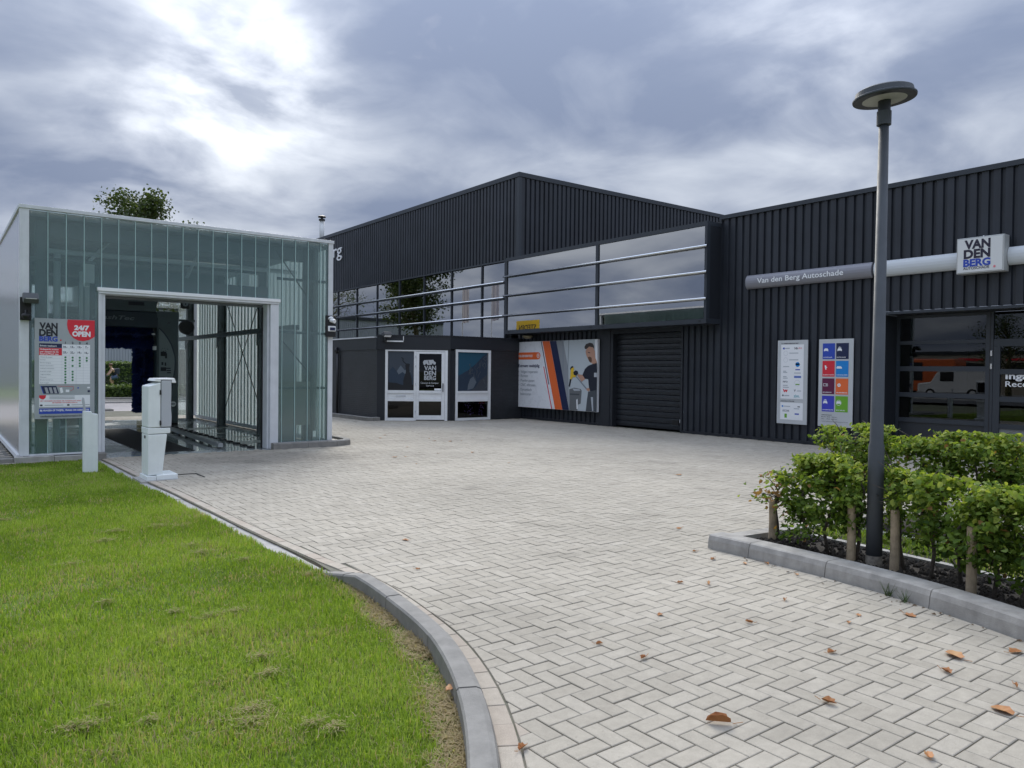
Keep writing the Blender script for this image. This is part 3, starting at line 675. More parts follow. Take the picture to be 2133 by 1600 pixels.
b.rect('slot', 4.05, 4.43, 3.18, 3.27, 12)
beam = part('top_beam', MB().box(2.97, 4.78, 22.0, 23.0, 2.60, 3.03), MDK, mac, bevel=.02)
part('hood', MB().prism([(2.9,21.98,3.035),(4.72,21.98,3.035),(4.74,21.98,3.25),(4.82,21.98,3.38),(4.95,21.98,3.40),(4.95,21.98,3.62),(2.9,21.98,3.62)], (0,1.0,0)), MSL, mac)
b.build(mac, {'light_panel': MLT, 'panel_edge': MDK, 'pictogram': INK, 'round_badge': PWHITE, 'badge_mark': MGREY, 'machine_lettering': MGREY, 'tower_mark': DGREY, 'slot': INK})
BRUSH = mat('blue_bristles', (.014,.04,.20), .6, 0, .5, 25); BRUSHD = mat('blue_bristles_dark', (.006,.012,.05), .6)
def brush(p0, p1, r, n, m, seed):
    p0, p1 = Vector(p0), Vector(p1); ax = (p1-p0).normalized(); U = ax.orthogonal().normalized(); Vv = ax.cross(U); q = random.Random(seed); mb_ = MB(); L = (p1-p0).length
    mb_.tube([p0,p1], r*.55, 14)
    for k in range(n):
        a = q.uniform(0, 2*math.pi); t = q.uniform(0, L); d = math.cos(a)*U+math.sin(a)*Vv; c = p0+ax*t; rr = r*q.uniform(.94,1.02); e = ax*q.uniform(.012,.03); dr = Vector((0,0,-.03*q.random()))
        mb_.quad(c+d*.05-e, c+d*.05+e, c+d*rr+e*.8+dr, c+d*rr-e*.8+dr)
    return mb_
part('top_brush', brush((3.03,22.45,2.42),(4.70,22.45,2.42),.36,2600,BRUSH,1), BRUSH, mac)
part('side_brush', brush((4.55,22.6,.35),(4.55,22.6,2.15),.30,1400,BRUSH,2), BRUSH, mac)
part('side_brush', brush((3.2,22.6,.35),(3.2,22.6,2.15),.30,900,BRUSH,3), BRUSH, mac)
part('sensor', MB().box(4.66,4.74,22.0,22.1,2.02,2.12).box(4.62,4.70,21.98,22.02,2.42,2.46), WHITE, mac)
part('rail_shoe', MB().box(4.78,5.26,21.9,23.2,.0,.062), BLACKM, mac)
# wheel guides on the floor
wg = thing('wheel_guide', (4.6,18,0), 'long grey wheel guide bar bolted to the wet wash floor', 'guide rail')
part('guide_bar', MB().prism([(4.36,15.1,.03),(4.45,15.1,.03),(4.45,15.1,.10),(4.40,15.1,.115),(4.36,15.1,.10)], (0.25,6.2,0)), mat('guide_metal', (.42,.44,.44), .35, .6), wg)
for k in range(9): part('bolt_foot', MB().box(4.38+.03*k, 4.44+.03*k, 15.2+k*.72, 15.26+k*.72, 0, .03), BLACKM, wg)
rs = thing('rubber_studs', (5.0,18,0), 'row of black rubber blocks beside the wheel guide', 'rubber blocks')
for k in range(14): part('rubber_block', MB().box(4.92, 5.02, 14.95+k*.45, 15.15+k*.45, -.003, .028), BLACKM, rs, bevel=.008)
# things on the wall of the bay
wb = thing('clock_box', (6.0,23.9,0), 'small black box with round dial on the rear wash column', 'signal box')
part('housing', MB().box(5.80,6.05,23.85,23.93,3.30,3.60), BLACKM, wb, bevel=.02); bb = Board((5.925,23.848,3.45),(1,0,0),(0,-1,0)); bb.disc('dial',0,0,.085); bb.rect('hand',-.01,.02,-.04,.06,2); bb.build(wb,{'dial':MGREY,'hand':INK})
hr = thing('hose_reel', (5.95,23.9,0), 'black hose reel hanging on the rear wash column', 'hose reel')
part('drum', MB().tube([(5.92,23.70,2.74),(5.92,23.86,2.74)], .19, 20), BLACKM, hr); part('hose', MB().tube([(5.92+.2*math.cos(a),23.68,2.74+.2*math.sin(a)) for a in np.linspace(0,6.28,20)], .02, 6), mat('hose_rubber',(.03,.03,.035),.5), hr); part('arm', MB().box(5.70,6.2,23.86,23.92,2.92,2.98), GALV, hr)
fs = thing('rubble_stone', (2.45,16.0,0), 'small grey stone lying on the wet floor by the left jamb', 'stone')
part('stone', MB().lathe([(.02,0),(.10,.01),(.12,.05),(.09,.10),(.03,.12)], (2.44,16.0,0), 7), CONC, fs)

# ------------------------------------------------------------------ info board, lamps and cameras on the hall
ib = thing('price_board', (1.76,14.56,.69), 'grey price board with red 24/7 open badge left of the wash door', 'sign board')
BX0, BX1, BZ0, BZ1 = 1.30, 2.165, .69, 2.335
part('panel', MB().box(BX0, BX1, 14.552, 14.560, BZ0, BZ1), GREYP, ib)
for zz in (.85, 1.5, 2.2): part('bracket', MB().box(BX0+.05, BX1-.05, 14.561, 14.60, zz, zz+.03), ALU, ib)
bd = Board((BX0,14.5515,BZ0), (1,0,0), (0,-1,0)); bw, bh = BX1-BX0, BZ1-BZ0
def fy(zy): return bh*(1-(zy-95)/1325.)      # zoom rows -> board height
def fx(zx): return bw*(zx-48)/838.
bd.text('black_lettering','VAN', fx(113), fy(232), fy(155)-fy(232), fx(362)-fx(113), 2, .045); bd.text('black_lettering','DEN', fx(110), fy(325), fy(243)-fy(325), fx(362)-fx(110), 2, .045)
bd.text('blue_lettering','BERG', fx(110), fy(395), fy(335)-fy(395), fx(362)-fx(110), 2, .045)
bd.disc('red_mark', fx(405), fy(378), .013, 2)
red = [(fx(500),fy(100)),(fx(492),fy(160)),(fx(500),fy(220)),(fx(530),fy(290)),(fx(585),fy(345)),(fx(650),fy(375)),(fx(720),fy(383)),(fx(800),fy(365)),(fx(860),fy(335)),(fx(886),fy(315)),(fx(886),fy(110)),(fx(886),fy(98))]
bd.poly('open_badge', red, 1)
bd.text('white_lettering','24/7', fx(592), fy(232), fy(175)-fy(232), fx(808)-fx(592), 2, .055); bd.text('white_lettering','OPEN', fx(565), fy(318), fy(255)-fy(318), fx(826)-fx(565), 2, .055)
for t, zx in (('1',470),('2',571),('3',672),('4',772)): bd.text('black_lettering', t, fx(zx), fy(425), fy(395)-fy(425), None, 2, .03, 'c')
bd.rect('white_panel', fx(110), fx(820), fy(960), fy(432), 1)
bd.rect('dark_row', fx(110), fx(422), fy(482), fy(425), 2); bd.rect('red_row', fx(110), fx(422), fy(580), fy(485), 2)
bd.text('white_lettering','Enkele wasbeurt', fx(122), fy(465), None, fx(350)-fx(122), 3, .02)
for t, zy in (('Onbeperkt wassen',512),('per maand via de',543),('EasyCarWash app',572)): bd.text('white_lettering', t, fx(122), fy(zy), None, fx(375)-fx(122), 3, .02)
for k, zx in enumerate((421,521,621,721)): bd.rect('grid_line', fx(zx), fx(zx)+.002, fy(960), fy(432), 2)
rows = [488,584,625,664,702,740,778,814,852,889,925]
for zy in rows: bd.rect('grid_line', fx(110 if zy > 600 else 421), fx(820), fy(zy), fy(zy)+.0018, 2)
for t, zx in (('16,-',470),('13,-',571),('10,-',672),('7,-',772)): bd.text('navy_lettering', t, fx(zx), fy(475), fy(450)-fy(475), None, 3, .02, 'c')
for t, zx in (('25,-',470),('22,-',571),('19,-',672),('16,-',772)): bd.text('navy_lettering', t, fx(zx), fy(550), fy(525)-fy(550), None, 3, .02, 'c')
for t, zy in zip(('Wassen & drogen','Insecten','Bandenreiniging','Schuim voorwassen','Intensief voorwassen','Intensief reinigen','Velgenreiniging','Glanswas','Beschermende wax','Extra drogen'), (611,647,686,724,760,800,838,875,912,950)): bd.text('grey_lettering', t, fx(122), fy(zy), .0165, None, 3, .0)
dots = [(0,[604,640,680,718,755,795,831,870,907,943]),(1,[606,643,718,795,831,870,907]),(2,[606,643,682,718]),(3,[608,645])]
for c, L_ in dots:
    for zy in L_: bd.disc('green_dot', fx((470,571,672,772)[c]), fy(zy), .0155, 3, 12)
bd.poly('dark_phone_card', [(fx(135),fy(985)),(fx(345),fy(985)),(fx(382),fy(1088)),(fx(172),fy(1088))][::-1], 1); bd.poly('blue_card', [(fx(128),fy(985)),(fx(138),fy(985)),(fx(176),fy(1088)),(fx(165),fy(1088))][::-1], 2)
for c in range(3):
    for r_ in range(6): bd.rect('white_lettering', fx(185+58*c+r_*4), fx(222+58*c+r_*4), fy(1015+r_*13), fy(1009+r_*13), 2)
bd.poly('white_panel', [(fx(388),fy(1015)),(fx(425),fy(1005)),(fx(442),fy(1072)),(fx(405),fy(1084))][::-1], 2)
bd.line('red_mark', [(fx(360),fy(988)),(fx(580),fy(992)),(fx(585),fy(1030)),(fx(540),fy(1052))], .005, 2); bd.disc('blue_card', fx(650), fy(1012), .012, 2); bd.rect('white_panel', fx(475), fx(525), fy(1070), fy(1035), 2); bd.rect('white_panel', fx(780), fx(820), fy(1020), fy(998), 2); bd.rect('dark_card', fx(785), fx(820), fy(1070), fy(1045), 2)
bd.rect('white_panel', fx(110), fx(820), fy(1265), fy(1108), 1); bd.poly('red_row', [(fx(110),fy(1108)),(fx(205),fy(1108)),(fx(195),fy(1145)),(fx(165),fy(1165)),(fx(130),fy(1155)),(fx(110),fy(1140))][::-1], 2)
bd.text('red_lettering','HET ZONDER SCHADE DE WASSTRAAT KAN', fx(122), fy(1190), .015, fx(690)-fx(122), 3, .02); bd.text('red_lettering','BETREDEN OP EIGEN RISICO', fx(290), fy(1214), .015, fx(640)-fx(290), 3, .02)
for zy in (1122,1140,1157): bd.rect('grey_lettering', fx(250), fx(600), fy(zy), fy(zy)+.006, 3)
for zx in (122,495): bd.rect('black_lettering', fx(zx), fx(zx+34), fy(1250), fy(1230), 3); bd.rect('grey_lettering', fx(zx+62), fx(zx+320), fy(1243), fy(1237), 3)
bd.rect('blue_card', fx(110), fx(820), fy(1355), fy(1283), 1); bd.text('white_lettering','BIJ VRAGEN OF TWIJFEL, VRAAG OM ASSISTENTIE', fx(122), fy(1320), fy(1298)-fy(1320), fx(805)-fx(122), 3, .03)
bd.text('black_lettering','vandenbergautoschadeherstel.nl 0113-', fx(124), fy(1398), fy(1372)-fy(1398), fx(760)-fx(124), 2, .01)
bd.build(ib, {'black_lettering':INK,'blue_lettering':BLUE,'red_mark':RED,'open_badge':RED,'white_lettering':PWHITE,'white_panel':PWHITE,'dark_row':NAVY,'dark_card':NAVY,'red_row':RED,'grid_line':LGREY,'navy_lettering':NAVY,'grey_lettering':MGREY,'green_dot':GREEN,'dark_phone_card':NAVY,'blue_card':BLUE,'red_lettering':RED})
fl1 = thing('camera_light', (1.17,14.5,2.3), 'black floodlight and dome camera on the left corner column', 'floodlight')
part('back_plate', MB().box(1.10,1.255,14.545,14.595,2.29,2.66), BLACKM, fl1, bevel=.006)
hd = part('lamp_head', MB().prism([(1.13,14.53,2.60),(1.13,14.33,2.55),(1.13,14.30,2.62),(1.13,14.36,2.72),(1.13,14.53,2.72)], (.21,0,0)), mat('lamp_grey',(.06,.065,.065),.45), fl1, bevel=.008)
part('lens', MB().quad((1.16,14.318,2.583),(1.31,14.318,2.583),(1.31,14.298,2.628),(1.16,14.298,2.628)), PWHITE, hd)
part('bracket', MB().box(1.19,1.23,14.50,14.55,2.52,2.60), BLACKM, fl1); part('camera_dome', MB().lathe([(.0,2.30),(.045,2.31),(.062,2.345),(.065,2.375),(.05,2.39),(.02,2.40),(.02,2.45),(.0,2.455)], (1.18,14.49,0), 16), BLACKM, fl1, smooth=True)
cr = thing('camera_reader', (6.42,14.5,2.2), 'black plate with white camera and card reader on the right wash column', 'camera')
part('back_plate', MB().box(6.30,6.51,14.54,14.595,2.21,2.64), BLACKM, cr, bevel=.006)
part('bullet_camera', MB().tube([(6.40,14.535,2.545),(6.44,14.44,2.52)], .042, 14).tube([(6.40,14.54,2.56),(6.40,14.56,2.58)], .06, 12), WHITE, cr, smooth=False)
part('reader', MB().box(6.335,6.50,14.515,14.539,2.32,2.43), PWHITE, cr, bevel=.012); part('reader_screen', MB().box(6.37,6.48,14.508,14.514,2.34,2.40), NAVY, cr)

# ------------------------------------------------------------------ pay terminal and white post
TW = mat('terminal_white', (.82,.86,.85), .38, var=.05, vs=4, streak=.06); TG = mat('terminal_grey', (.46,.48,.51), .4)
pt = thing('pay_terminal', (2.42,11.3,0), 'white pay terminal pillar with grey hinged panel at the wash entrance', 'pay terminal')
X0 = 2.33; s_ = 1/1007.
def tp(zx, zy): return (X0+(zx-250)*s_, 11.3, (1540-zy)*s_)
DPT = .40
part('lower_body', MB().prism([tp(250,1475),tp(437,1460),tp(498,903),tp(250,905)], (0,DPT,0)), TW, pt, bevel=.012)
part('collar', MB().prism([tp(246,901),tp(540,893),tp(540,818),tp(246,815)], (0,DPT,0)), TW, pt, bevel=.008)
ub = part('upper_body', MB().prism([tp(250,811),tp(412,809),tp(412,184),tp(250,235)], (0,DPT,0)), TW, pt, bevel=.012)
fp = part('hinged_panel', MB().prism([tp(418,806),tp(552,803),tp(556,650),tp(548,560),tp(552,158),tp(420,158)], (0,DPT,0)), TG, pt, bevel=.008)
part('hood', MB().prism([tp(325,165),tp(350,128),tp(590,124),tp(615,190),tp(556,190),tp(556,152),tp(412,150),tp(412,178)], (0,DPT+.02,0)), WHITE, pt, bevel=.006)
part('hinge', MB().box(tp(398,0)[0],tp(416,0)[0],11.285,11.32,tp(0,355)[2],tp(0,292)[2]), BLACKM, pt); part('hinge', MB().box(tp(398,0)[0],tp(416,0)[0],11.285,11.32,tp(0,778)[2],tp(0,715)[2]), BLACKM, pt)
part('foot', MB().box(X0-.02, X0+.10, 11.27, 11.72, .0, .062), TW, pt, bevel=.006); part('foot', MB().box(X0+.105, X0+.38, 11.27, 11.72, .0, .075), TW, pt, bevel=.01)
part('screen', MB().box(tp(558,0)[0], tp(562,0)[0], 11.36, 11.64, 1.0, 1.30), mat('screen_glass',(.01,.012,.016),.1), pt)
part('lock', MB().box(X0-.012,X0-.002,11.45,11.49,.57,.61), DGREY, pt)
part('foot_slab', MB().box(X0-.10, X0+.40, 11.22, 11.78, -.04, .0035), CONCL, pt)
dr = tag(obj('drain_frame', MB().box(2.72,3.06,11.68,11.70,.003,.009).box(3.05,3.07,11.24,11.68,.003,.009), BLACKM), 'thin dark drain frame in the pavers right of the pay terminal', 'drain')
wp = thing('white_post', (1.86,12.82,-.03), 'plain white square post with card arm standing in the grass', 'post')
part('post', MB().prism([(1.765,12.82,-.05),(1.955,12.82,-.05),(1.955,12.82,.845),(1.875,12.82,.855),(1.87,12.82,.885),(1.765,12.82,.895)], (0,.12,0)), TW, wp, bevel=.006)
part('arm', MB().prism([(1.775,12.83,.88),(1.80,12.83,.88),(1.775,12.83,1.08),(1.755,12.83,1.10),(1.745,12.83,1.06)], (0,.04,0)), TG, wp, bevel=.004)

# ------------------------------------------------------------------ black halls
FX = 15.55
PITCH_R = .2
def corrugate_y(x, y0, y1, z0, z1):            # sheet on a plane x = const, face to -x
    b = MB(); y = y0; prof = []
    while y < y1-1e-6:
        for dy, dx in ((0,0),(.118,0),(.134,.045),(.184,.045)):
            if y+dy < y1: prof.append((y+dy, dx))
        y += PITCH_R
    prof.append((y1, 0)); n = len(prof)
    b.v = [(x+dx,y,z0) for y,dx in prof] + [(x+dx,y,z1) for y,dx in prof]; b.f = [(i,i+n,i+n+1,i+1) for i in range(n-1)]; return b
def corrugate_x(y, x0, x1, z0, z1):
    b = MB(); x = x0; prof = []
    while x < x1-1e-6:
        for d, dy in ((0,0),(.118,0),(.134,.045),(.184,.045)):
            if x+d < x1: prof.append((x+d, dy))
        x += PITCH_R
    prof.append((x1, 0)); n = len(prof)
    b.v = [(x,y+dy,z0) for x,dy in prof] + [(x,y+dy,z1) for x,dy in prof]; b.f = [(i,i+1,i+n+1,i+n) for i in range(n-1)]; return b
TY = 20.25; TZ = 8.2
tall = thing('tall_hall', (FX,28,0), 'tall black corrugated workshop hall with a strip of windows', 'building')
part('cladding', corrugate_y(FX, TY+.12, 48.0, 5.36, TZ-.16), CLAD, tall)
part('cladding', corrugate_x(TY, FX+.12, 40.0, 5.3, TZ-.16), CLAD, tall)
part('corner_trim', MB().box(FX-.012, FX+.11, TY-.012, TY+.11, 5.3, TZ-.15), FRAME, tall)
part('roof_trim', MB().box(FX-.03, FX+.10, TY-.03, 48.0, TZ-.15, TZ), FRAME, tall); part('roof_trim', MB().box(FX+.103, 40.0, TY-.03, TY+.10, TZ-.15, TZ), FRAME, tall)
part('roof', MB().box(FX+.12, 40, TY+.12, 48, TZ-.3, TZ-.16), ROOMD, tall)
part('base_trim', MB().box(FX-.02, FX+.04, TY+.45, 48.0, 5.30, 5.355), FRAME, tall)
part('wall', MB().box(FX+.02, FX+.12, 20.3, 48.0, 0, 2.62), CLADD, tall)
part('inner_wall', MB().quad((FX+5,TY,0),(FX+5,48,0),(FX+5,48,6.2),(FX+5,TY,6.2)).quad((FX+.1,TY+.1,5.7),(FX+5,TY+.1,5.7),(FX+5,48,5.7),(FX+.1,48,5.7)).quad((FX+.1,47.9,0),(FX+5,47.9,0),(FX+5,47.9,6),(FX+.1,47.9,6)), ROOMW, tall)
part('inner_floor', MB().quad((FX+.1,TY,2.55),(FX+5,TY,2.55),(FX+5,48,2.55),(FX+.1,48,2.55)), ROOMD, tall)
mull = [20.98, 22.38, 24.38, 26.40, 28.42, 30.45, 32.47, 34.52, 36.55, 38.6]
for y in mull: part('mullion', MB().box(FX-.01, FX+.09, y-.035, y+.035, 2.62, 5.30), FRAME, tall)
for z in (4.57, 4.02, 3.42): part('transom', MB().box(FX+.005, FX+.07, 21.0, 38.6, z-.025, z+.025), FRAME, tall)
zr = (2.64, 3.42, 4.02, 4.57, 5.30)
for a, b in zip(mull[:-1], mull[1:]):
    for z0, z1 in zip(zr[:-1], zr[1:]): part('pane', MB().box(FX+.03, FX+.04, a+.037, b-.037, z0+.027, z1-.027), GLASS, tall)
for z in (4.60, 4.06, 3.44): part('rail', MB().tube([(FX-.09,20.95,z),(FX-.09,38.6,z)], .028, 10), STEEL, tall, smooth=True)
part('sill_board', MB().box(FX-.02, FX+.10, 21.0, 38.6, 2.58, 2.62), FRAME, tall)
for y, h in ((24.7,1.4),(26.0,1.1),(26.9,1.2),(29,1.0),(31,1.3)): part('inner_strut', MB().tube([(FX+1.2,y,2.6),(FX+1.5,y+.9,2.6+h)], .05, 6), mat('pale_strut',(.6,.62,.6),.5), tall)
for y0 in (21.3, 23.2): part('blind', MB().box(FX+.5, FX+.52, y0, y0+1.0, 2.7, 4.9), mat('pale_blind',(.62,.64,.64),.7), tall)
wl = thing('wall_lettering', (FX-.05,35,6.9), 'large white name letters on the tall black hall behind the wash', 'lettering')
lb = Board((FX-.05,41.15,6.99), (0,-1,0), (-1,0,0)); lb.text('letters','Van den Berg', 0, 0, .62, 7.1, 1, .0); lb.build(wl, {'letters': PWHITE})
for o in wl.children:
    so_ = o.modifiers.new('thick','SOLIDIFY'); so_.thickness = .04
ch = thing('chimney', (17.0,39.9,TZ), 'pale metal flue pipe with cap on the black roof', 'chimney')
part('pipe', MB().tube([(17,39.9,TZ-.2),(17,39.9,9.75)], .13, 14), mat('flue_metal',(.55,.56,.55),.4,.3), ch, smooth=True); part('flange', MB().tube([(17,39.9,TZ),(17,39.9,8.75)], .22, 14), mat('flue_grey',(.3,.3,.29),.5), ch)
part('cap', MB().lathe([(.17,9.72),(.17,9.80),(.06,9.82),(.06,9.88),(.21,9.89),(.21,9.95),(.10,10.0)], (17,39.9,0), 16), BLACKM, ch)

LZ = 5.46
wing = thing('low_wing', (FX,10,0), 'lower black corrugated wing with roller door and glazed upper bay', 'building')
part('cladding', corrugate_y(FX, -1.0, 8.0, 2.86, LZ-.10), CLAD, wing)
part('cladding', corrugate_y(FX, 8.0, 12.02, .07, LZ-.10), CLAD, wing)
part('cladding', corrugate_y(FX, 12.0+.02, 13.16, .07, 2.78), CLAD, wing)
part('cladding', corrugate_y(FX, 16.30, 20.2, .07, 2.78), CLAD, wing)
part('base_trim', MB().box(FX-.015, FX+.06, 7.9, 13.18, .0, .066), CLADD, wing); part('base_trim', MB().box(FX-.015, FX+.06, 16.1, 20.2, .0, .066), CLADD, wing)
part('roof_trim', MB().box(FX-.04, FX+.12, -1.0, 12.04, LZ-.095, LZ), FRAME, wing)
part('roof', MB().box(FX+.125, 40, -1.0, TY-.03, LZ-.2, LZ-.1), ROOMD, wing)
part('recess_trim', MB().box(FX-.012, FX+.05, -1.0, 7.995, 2.802, 2.855), FRAME, wing)
# glazed bay
BXF = 15.0; BY0, BY1, BZ0_, BZ1_ = 12.0, 20.22, 2.80, 5.24
bay = part('bay_frame', MB().box(BXF, FX+.3, BY0, BY1, BZ1_-.075, BZ1_+.03).box(BXF, FX+.3, BY0, BY1, BZ0_-.02, BZ0_+.10).box(BXF, BXF+.12, BY0, BY0+.075, BZ0_+.102, BZ1_-.077).box(BXF, BXF+.12, BY1-.075, BY1, BZ0_+.102, BZ1_-.077).box(BXF, BXF+.12, 15.82, 15.93, BZ0_+.102, BZ1_-.077), FRAME, wing)
part('side_panel', MB().box(BXF+.122, FX+.02, BY0+.004, BY0+.05, BZ0_+.102, BZ1_-.077), CLADD, bay); part('side_panel', MB().box(BXF+.122, FX+.3, BY1-.05, BY1-.004, BZ0_+.102, BZ1_-.077), CLADD, bay)
zb = (2.902, 3.38, 4.03, 4.66, 5.163)
for a, b in ((BY0+.077,15.818),(15.932,BY1-.077)):
    for z0, z1 in zip(zb[:-1], zb[1:]): part('pane', MB().box(BXF+.03, BXF+.042, a, b, z0+.002, z1-.002), GLASS, bay)
for z in zb[1:-1]: part('rail', MB().tube([(BXF-.06,BY0-.03,z),(BXF-.06,BY1+.05,z)], .030, 10), STEEL, bay, smooth=True)
for y in (BY0+.2, 15.6, 16.1, BY1-.2): part('screw_plate', MB().box(BXF-.006, BXF-.001, y-.03, y+.03, 2.82, 2.86), BLACKM, bay)
part('inner_wall', MB().quad((21.5,BY0,0),(21.5,BY1,0),(21.5,BY1,5.3),(21.5,BY0,5.3)).quad((FX,BY0-.2,0),(21.5,BY0-.2,0),(21.5,BY0-.2,5.3),(FX,BY0-.2,5.3)).quad((FX,BY1+.01,0),(21.5,BY1+.01,0),(21.5,BY1+.01,5.3),(FX,BY1+.01,5.3)).quad((FX,BY0,5.28),(21.5,BY0,5.28),(21.5,BY1,5.28),(FX,BY1,5.28)), ROOMW, wing)
part('inner_floor', MB().quad((FX+.2,BY0,.05),(21.5,BY0,.05),(21.5,BY1,.05),(FX+.2,BY1,.05)), ROOMD, wing)
part('upstand', MB().box(BXF+.30, BXF+.36, BY0+.06, 15.85, 2.90, 3.20), mat('upstand_grey',(.10,.105,.105),.5), wing)
part('upstand', MB().box(BXF+.5, BXF+.56, 15.95, BY1-.08, 2.90, 3.05), mat('upstand_grey'), wing)
part('inner_column', MB().box(16.2,16.4,15.0,15.25,0,5.25), mat('pale_blind'), wing); part('inner_column', MB().box(17.5,17.65,19.0,19.2,0,5.25), mat('pale_blind'), wing)
for y, z in ((15.45,3.35),(14.75,3.4)): part('notice', MB().box(16.1,16.11,y,y+.17,z,z+.75), PWHITE, wing)
# roller door
RY0, RY1, RZ = 13.22, 15.72, 2.66; RX = FX+.17
rd = part('roller_door', MB().box(FX-.02, RX+.02, RY1, RY1+.10, 0, 2.78).box(FX-.02, RX+.02, RY0-.06, RY0, 0, 2.78).box(FX-.02, RX+.02, RY0, RY1, RZ, 2.78), CLADD, wing)
ns = 17
DOORM = mat('door_slat', (.017,.020,.025), .38, var=.1, vs=5)
for k in range(ns):
    z0 = .04+k*(RZ-.04)/ns; z1 = z0+(RZ-.04)/ns
    part('door_slat', MB().prism([(RX,RY0+.002,z0+.003),(RX-.018,RY0+.002,z0+.008),(RX-.022,RY0+.002,(z0+z1)/2),(RX-.014,RY0+.002,z1-.010),(RX,RY0+.002,z1-.003),(RX+.02,RY0+.002,z1-.003),(RX+.02,RY0+.002,z0+.003)], (0,RY1-RY0-.004,0)), DOORM, rd)
part('door_vent', MB().box(RX-.035, RX-.024, 13.40, 13.62, .17, .31), BLACKM, rd); part('vent_frame', MB().box(RX-.04, RX-.036, 13.38, 13.64, .15, .17).box(RX-.04, RX-.036, 13.38, 13.64, .31, .33), FRAME, rd); part('sticker', MB().box(RX-.030, RX-.0245, 13.31, 13.37, .24, .33), PWHITE, rd)
part('pillar', MB().box(FX-.03, FX+.2, 15.83, 16.28, 0, 2.775), CLADD, wing)
# recessed entrance
GX = 16.12
part('recess_wall', MB().box(FX-.012, GX+.1, 7.91, 7.995, 0, 2.80), CLADD, wing); part('recess_ceiling', MB().box(FX+.05, GX+.1, -1, 7.905, 2.80, 2.85), CLADD, wing)
ent = part('entrance_frame', MB().box(GX-.03, GX+.04, 7.84, 7.905, 0, 2.80), FRAME, wing)
for y0, y1 in ((6.07,6.20),(3.9,3.98)): part('post', MB().box(GX-.03, GX+.04, y0, y1, 0, 2.795), FRAME, ent)
part('gap', MB().box(GX-.032, GX-.029, 6.115, 6.13, 0, 2.79), BLACKM, ent)
for z0, z1 in ((.0,.12),(.60,.69),(1.12,1.21),(1.65,1.75),(2.20,2.27),(2.74,2.795)): part('transom', MB().box(GX-.028, GX+.038, 6.202, 7.838, z0, z1), FRAME, ent)
for z0, z1 in ((.122,.598),(.692,1.118),(1.212,1.648),(1.752,2.198),(2.272,2.738)): part('pane', MB().box(GX, GX+.008, 6.204, 7.836, z0, z1), GLASSD if z0 > .2 else mat('panel_dark',(.03,.035,.042),.35), ent)
dl = part('entrance_door', MB().box(GX-.026, GX+.036, 3.985, 6.065, 2.13, 2.27).box(GX-.026, GX+.036, 5.95, 6.065, .02, 2.128).box(GX-.026, GX+.036, 3.985, 4.1, .02, 2.128), FRAME, ent)
for z0, z1 in ((.02,.16),(.57,.66),(1.08,1.18),(1.60,1.70)): part('door_rail', MB().box(GX-.024, GX+.034, 4.102, 5.948, z0, z1), FRAME, dl)
for z0, z1 in ((.162,.568),(.662,1.078),(1.182,1.598),(1.702,2.128)): part('pane', MB().box(GX, GX+.008, 4.102, 5.948, z0, z1), GLASSD if z0 > .2 else mat('panel_grey',(.22,.23,.23),.5), dl)
part('pane', MB().box(GX, GX+.008, 3.99, 6.06, 2.272, 2.738), GLASSD, dl)
for z in (1.95, 1.70): part('hinge', MB().box(GX-.05, GX-.03, 6.08, 6.11, z, z+.10), STEEL, dl)
eb = Board((GX-.002,5.86,0), (0,-1,0), (-1,0,0)); eb.text('white_lettering','Ingang', 0, 1.515, .115, .62, 2, .03); eb.text('white_lettering','Receptie', 0, 1.37, .10, .66, 2, .01); eb.build(dl, {'white_lettering': PWHITE})
part('room', MB().quad((19.5,-1,0),(19.5,7.9,0),(19.5,7.9,2.8),(19.5,-1,2.8)).quad((GX,7.9,0),(19.5,7.9,0),(19.5,7.9,2.8),(GX,7.9,2.8)).quad((GX,-1,.02),(19.5,-1,.02),(19.5,7.9,.02),(GX,7.9,.02)).quad((GX,-1,2.79),(19.5,-1,2.79),(19.5,7.9,2.79),(GX,7.9,2.79)), ROOMD, wing)
part('counter', MB().box(17.4, 18.2, 4.6, 6.9, .02, 1.05), mat('counter_grey',(.3,.3,.3),.5), wing)
# campers standing in the hall behind the bay
def camper(y0, y1, x0, label):
    t = thing('camper', (x0,(y0+y1)/2,.05), label, 'camper', 'campers inside the hall'); CW = mat('camper_white',(.74,.75,.75),.3)
    part('body', MB().prism([(x0,y0,.5),(x0,y1,.5),(x0,y1,2.3),(x0,y1-.25,3.35),(x0,y0+.35,3.40),(x0,y0,3.1)], (2.1,0,0)), CW, t, bevel=.08)
    part('window', MB().box(x0-.01, x0-.002, y0+.7, y0+1.6, 1.6, 2.2), BLACKM, t); part('windscreen', MB().quad((x0+.2,y1+.003,2.25),(x0+1.9,y1+.003,2.25),(x0+1.9,y1-.11,2.75),(x0+.2,y1-.11,2.75)), BLACKM, t); part('skylight', MB().box(x0+.7,x0+1.2,y0+1.2,y0+1.7,3.39,3.52), mat('skylight_grey',(.4,.41,.42),.4), t)
    for yy in (y0+.8, y1-1.0): part('wheel', MB().tube([(x0-.02,yy,.38),(x0+.2,yy,.38)], .33, 16), BLACKM, t)
camper(12.5, 15.2, 17.6, 'white camper roof seen through the right half of the glazed bay')
camper(16.5, 18.6, 17.2, 'white camper front seen through the left half of the glazed bay')

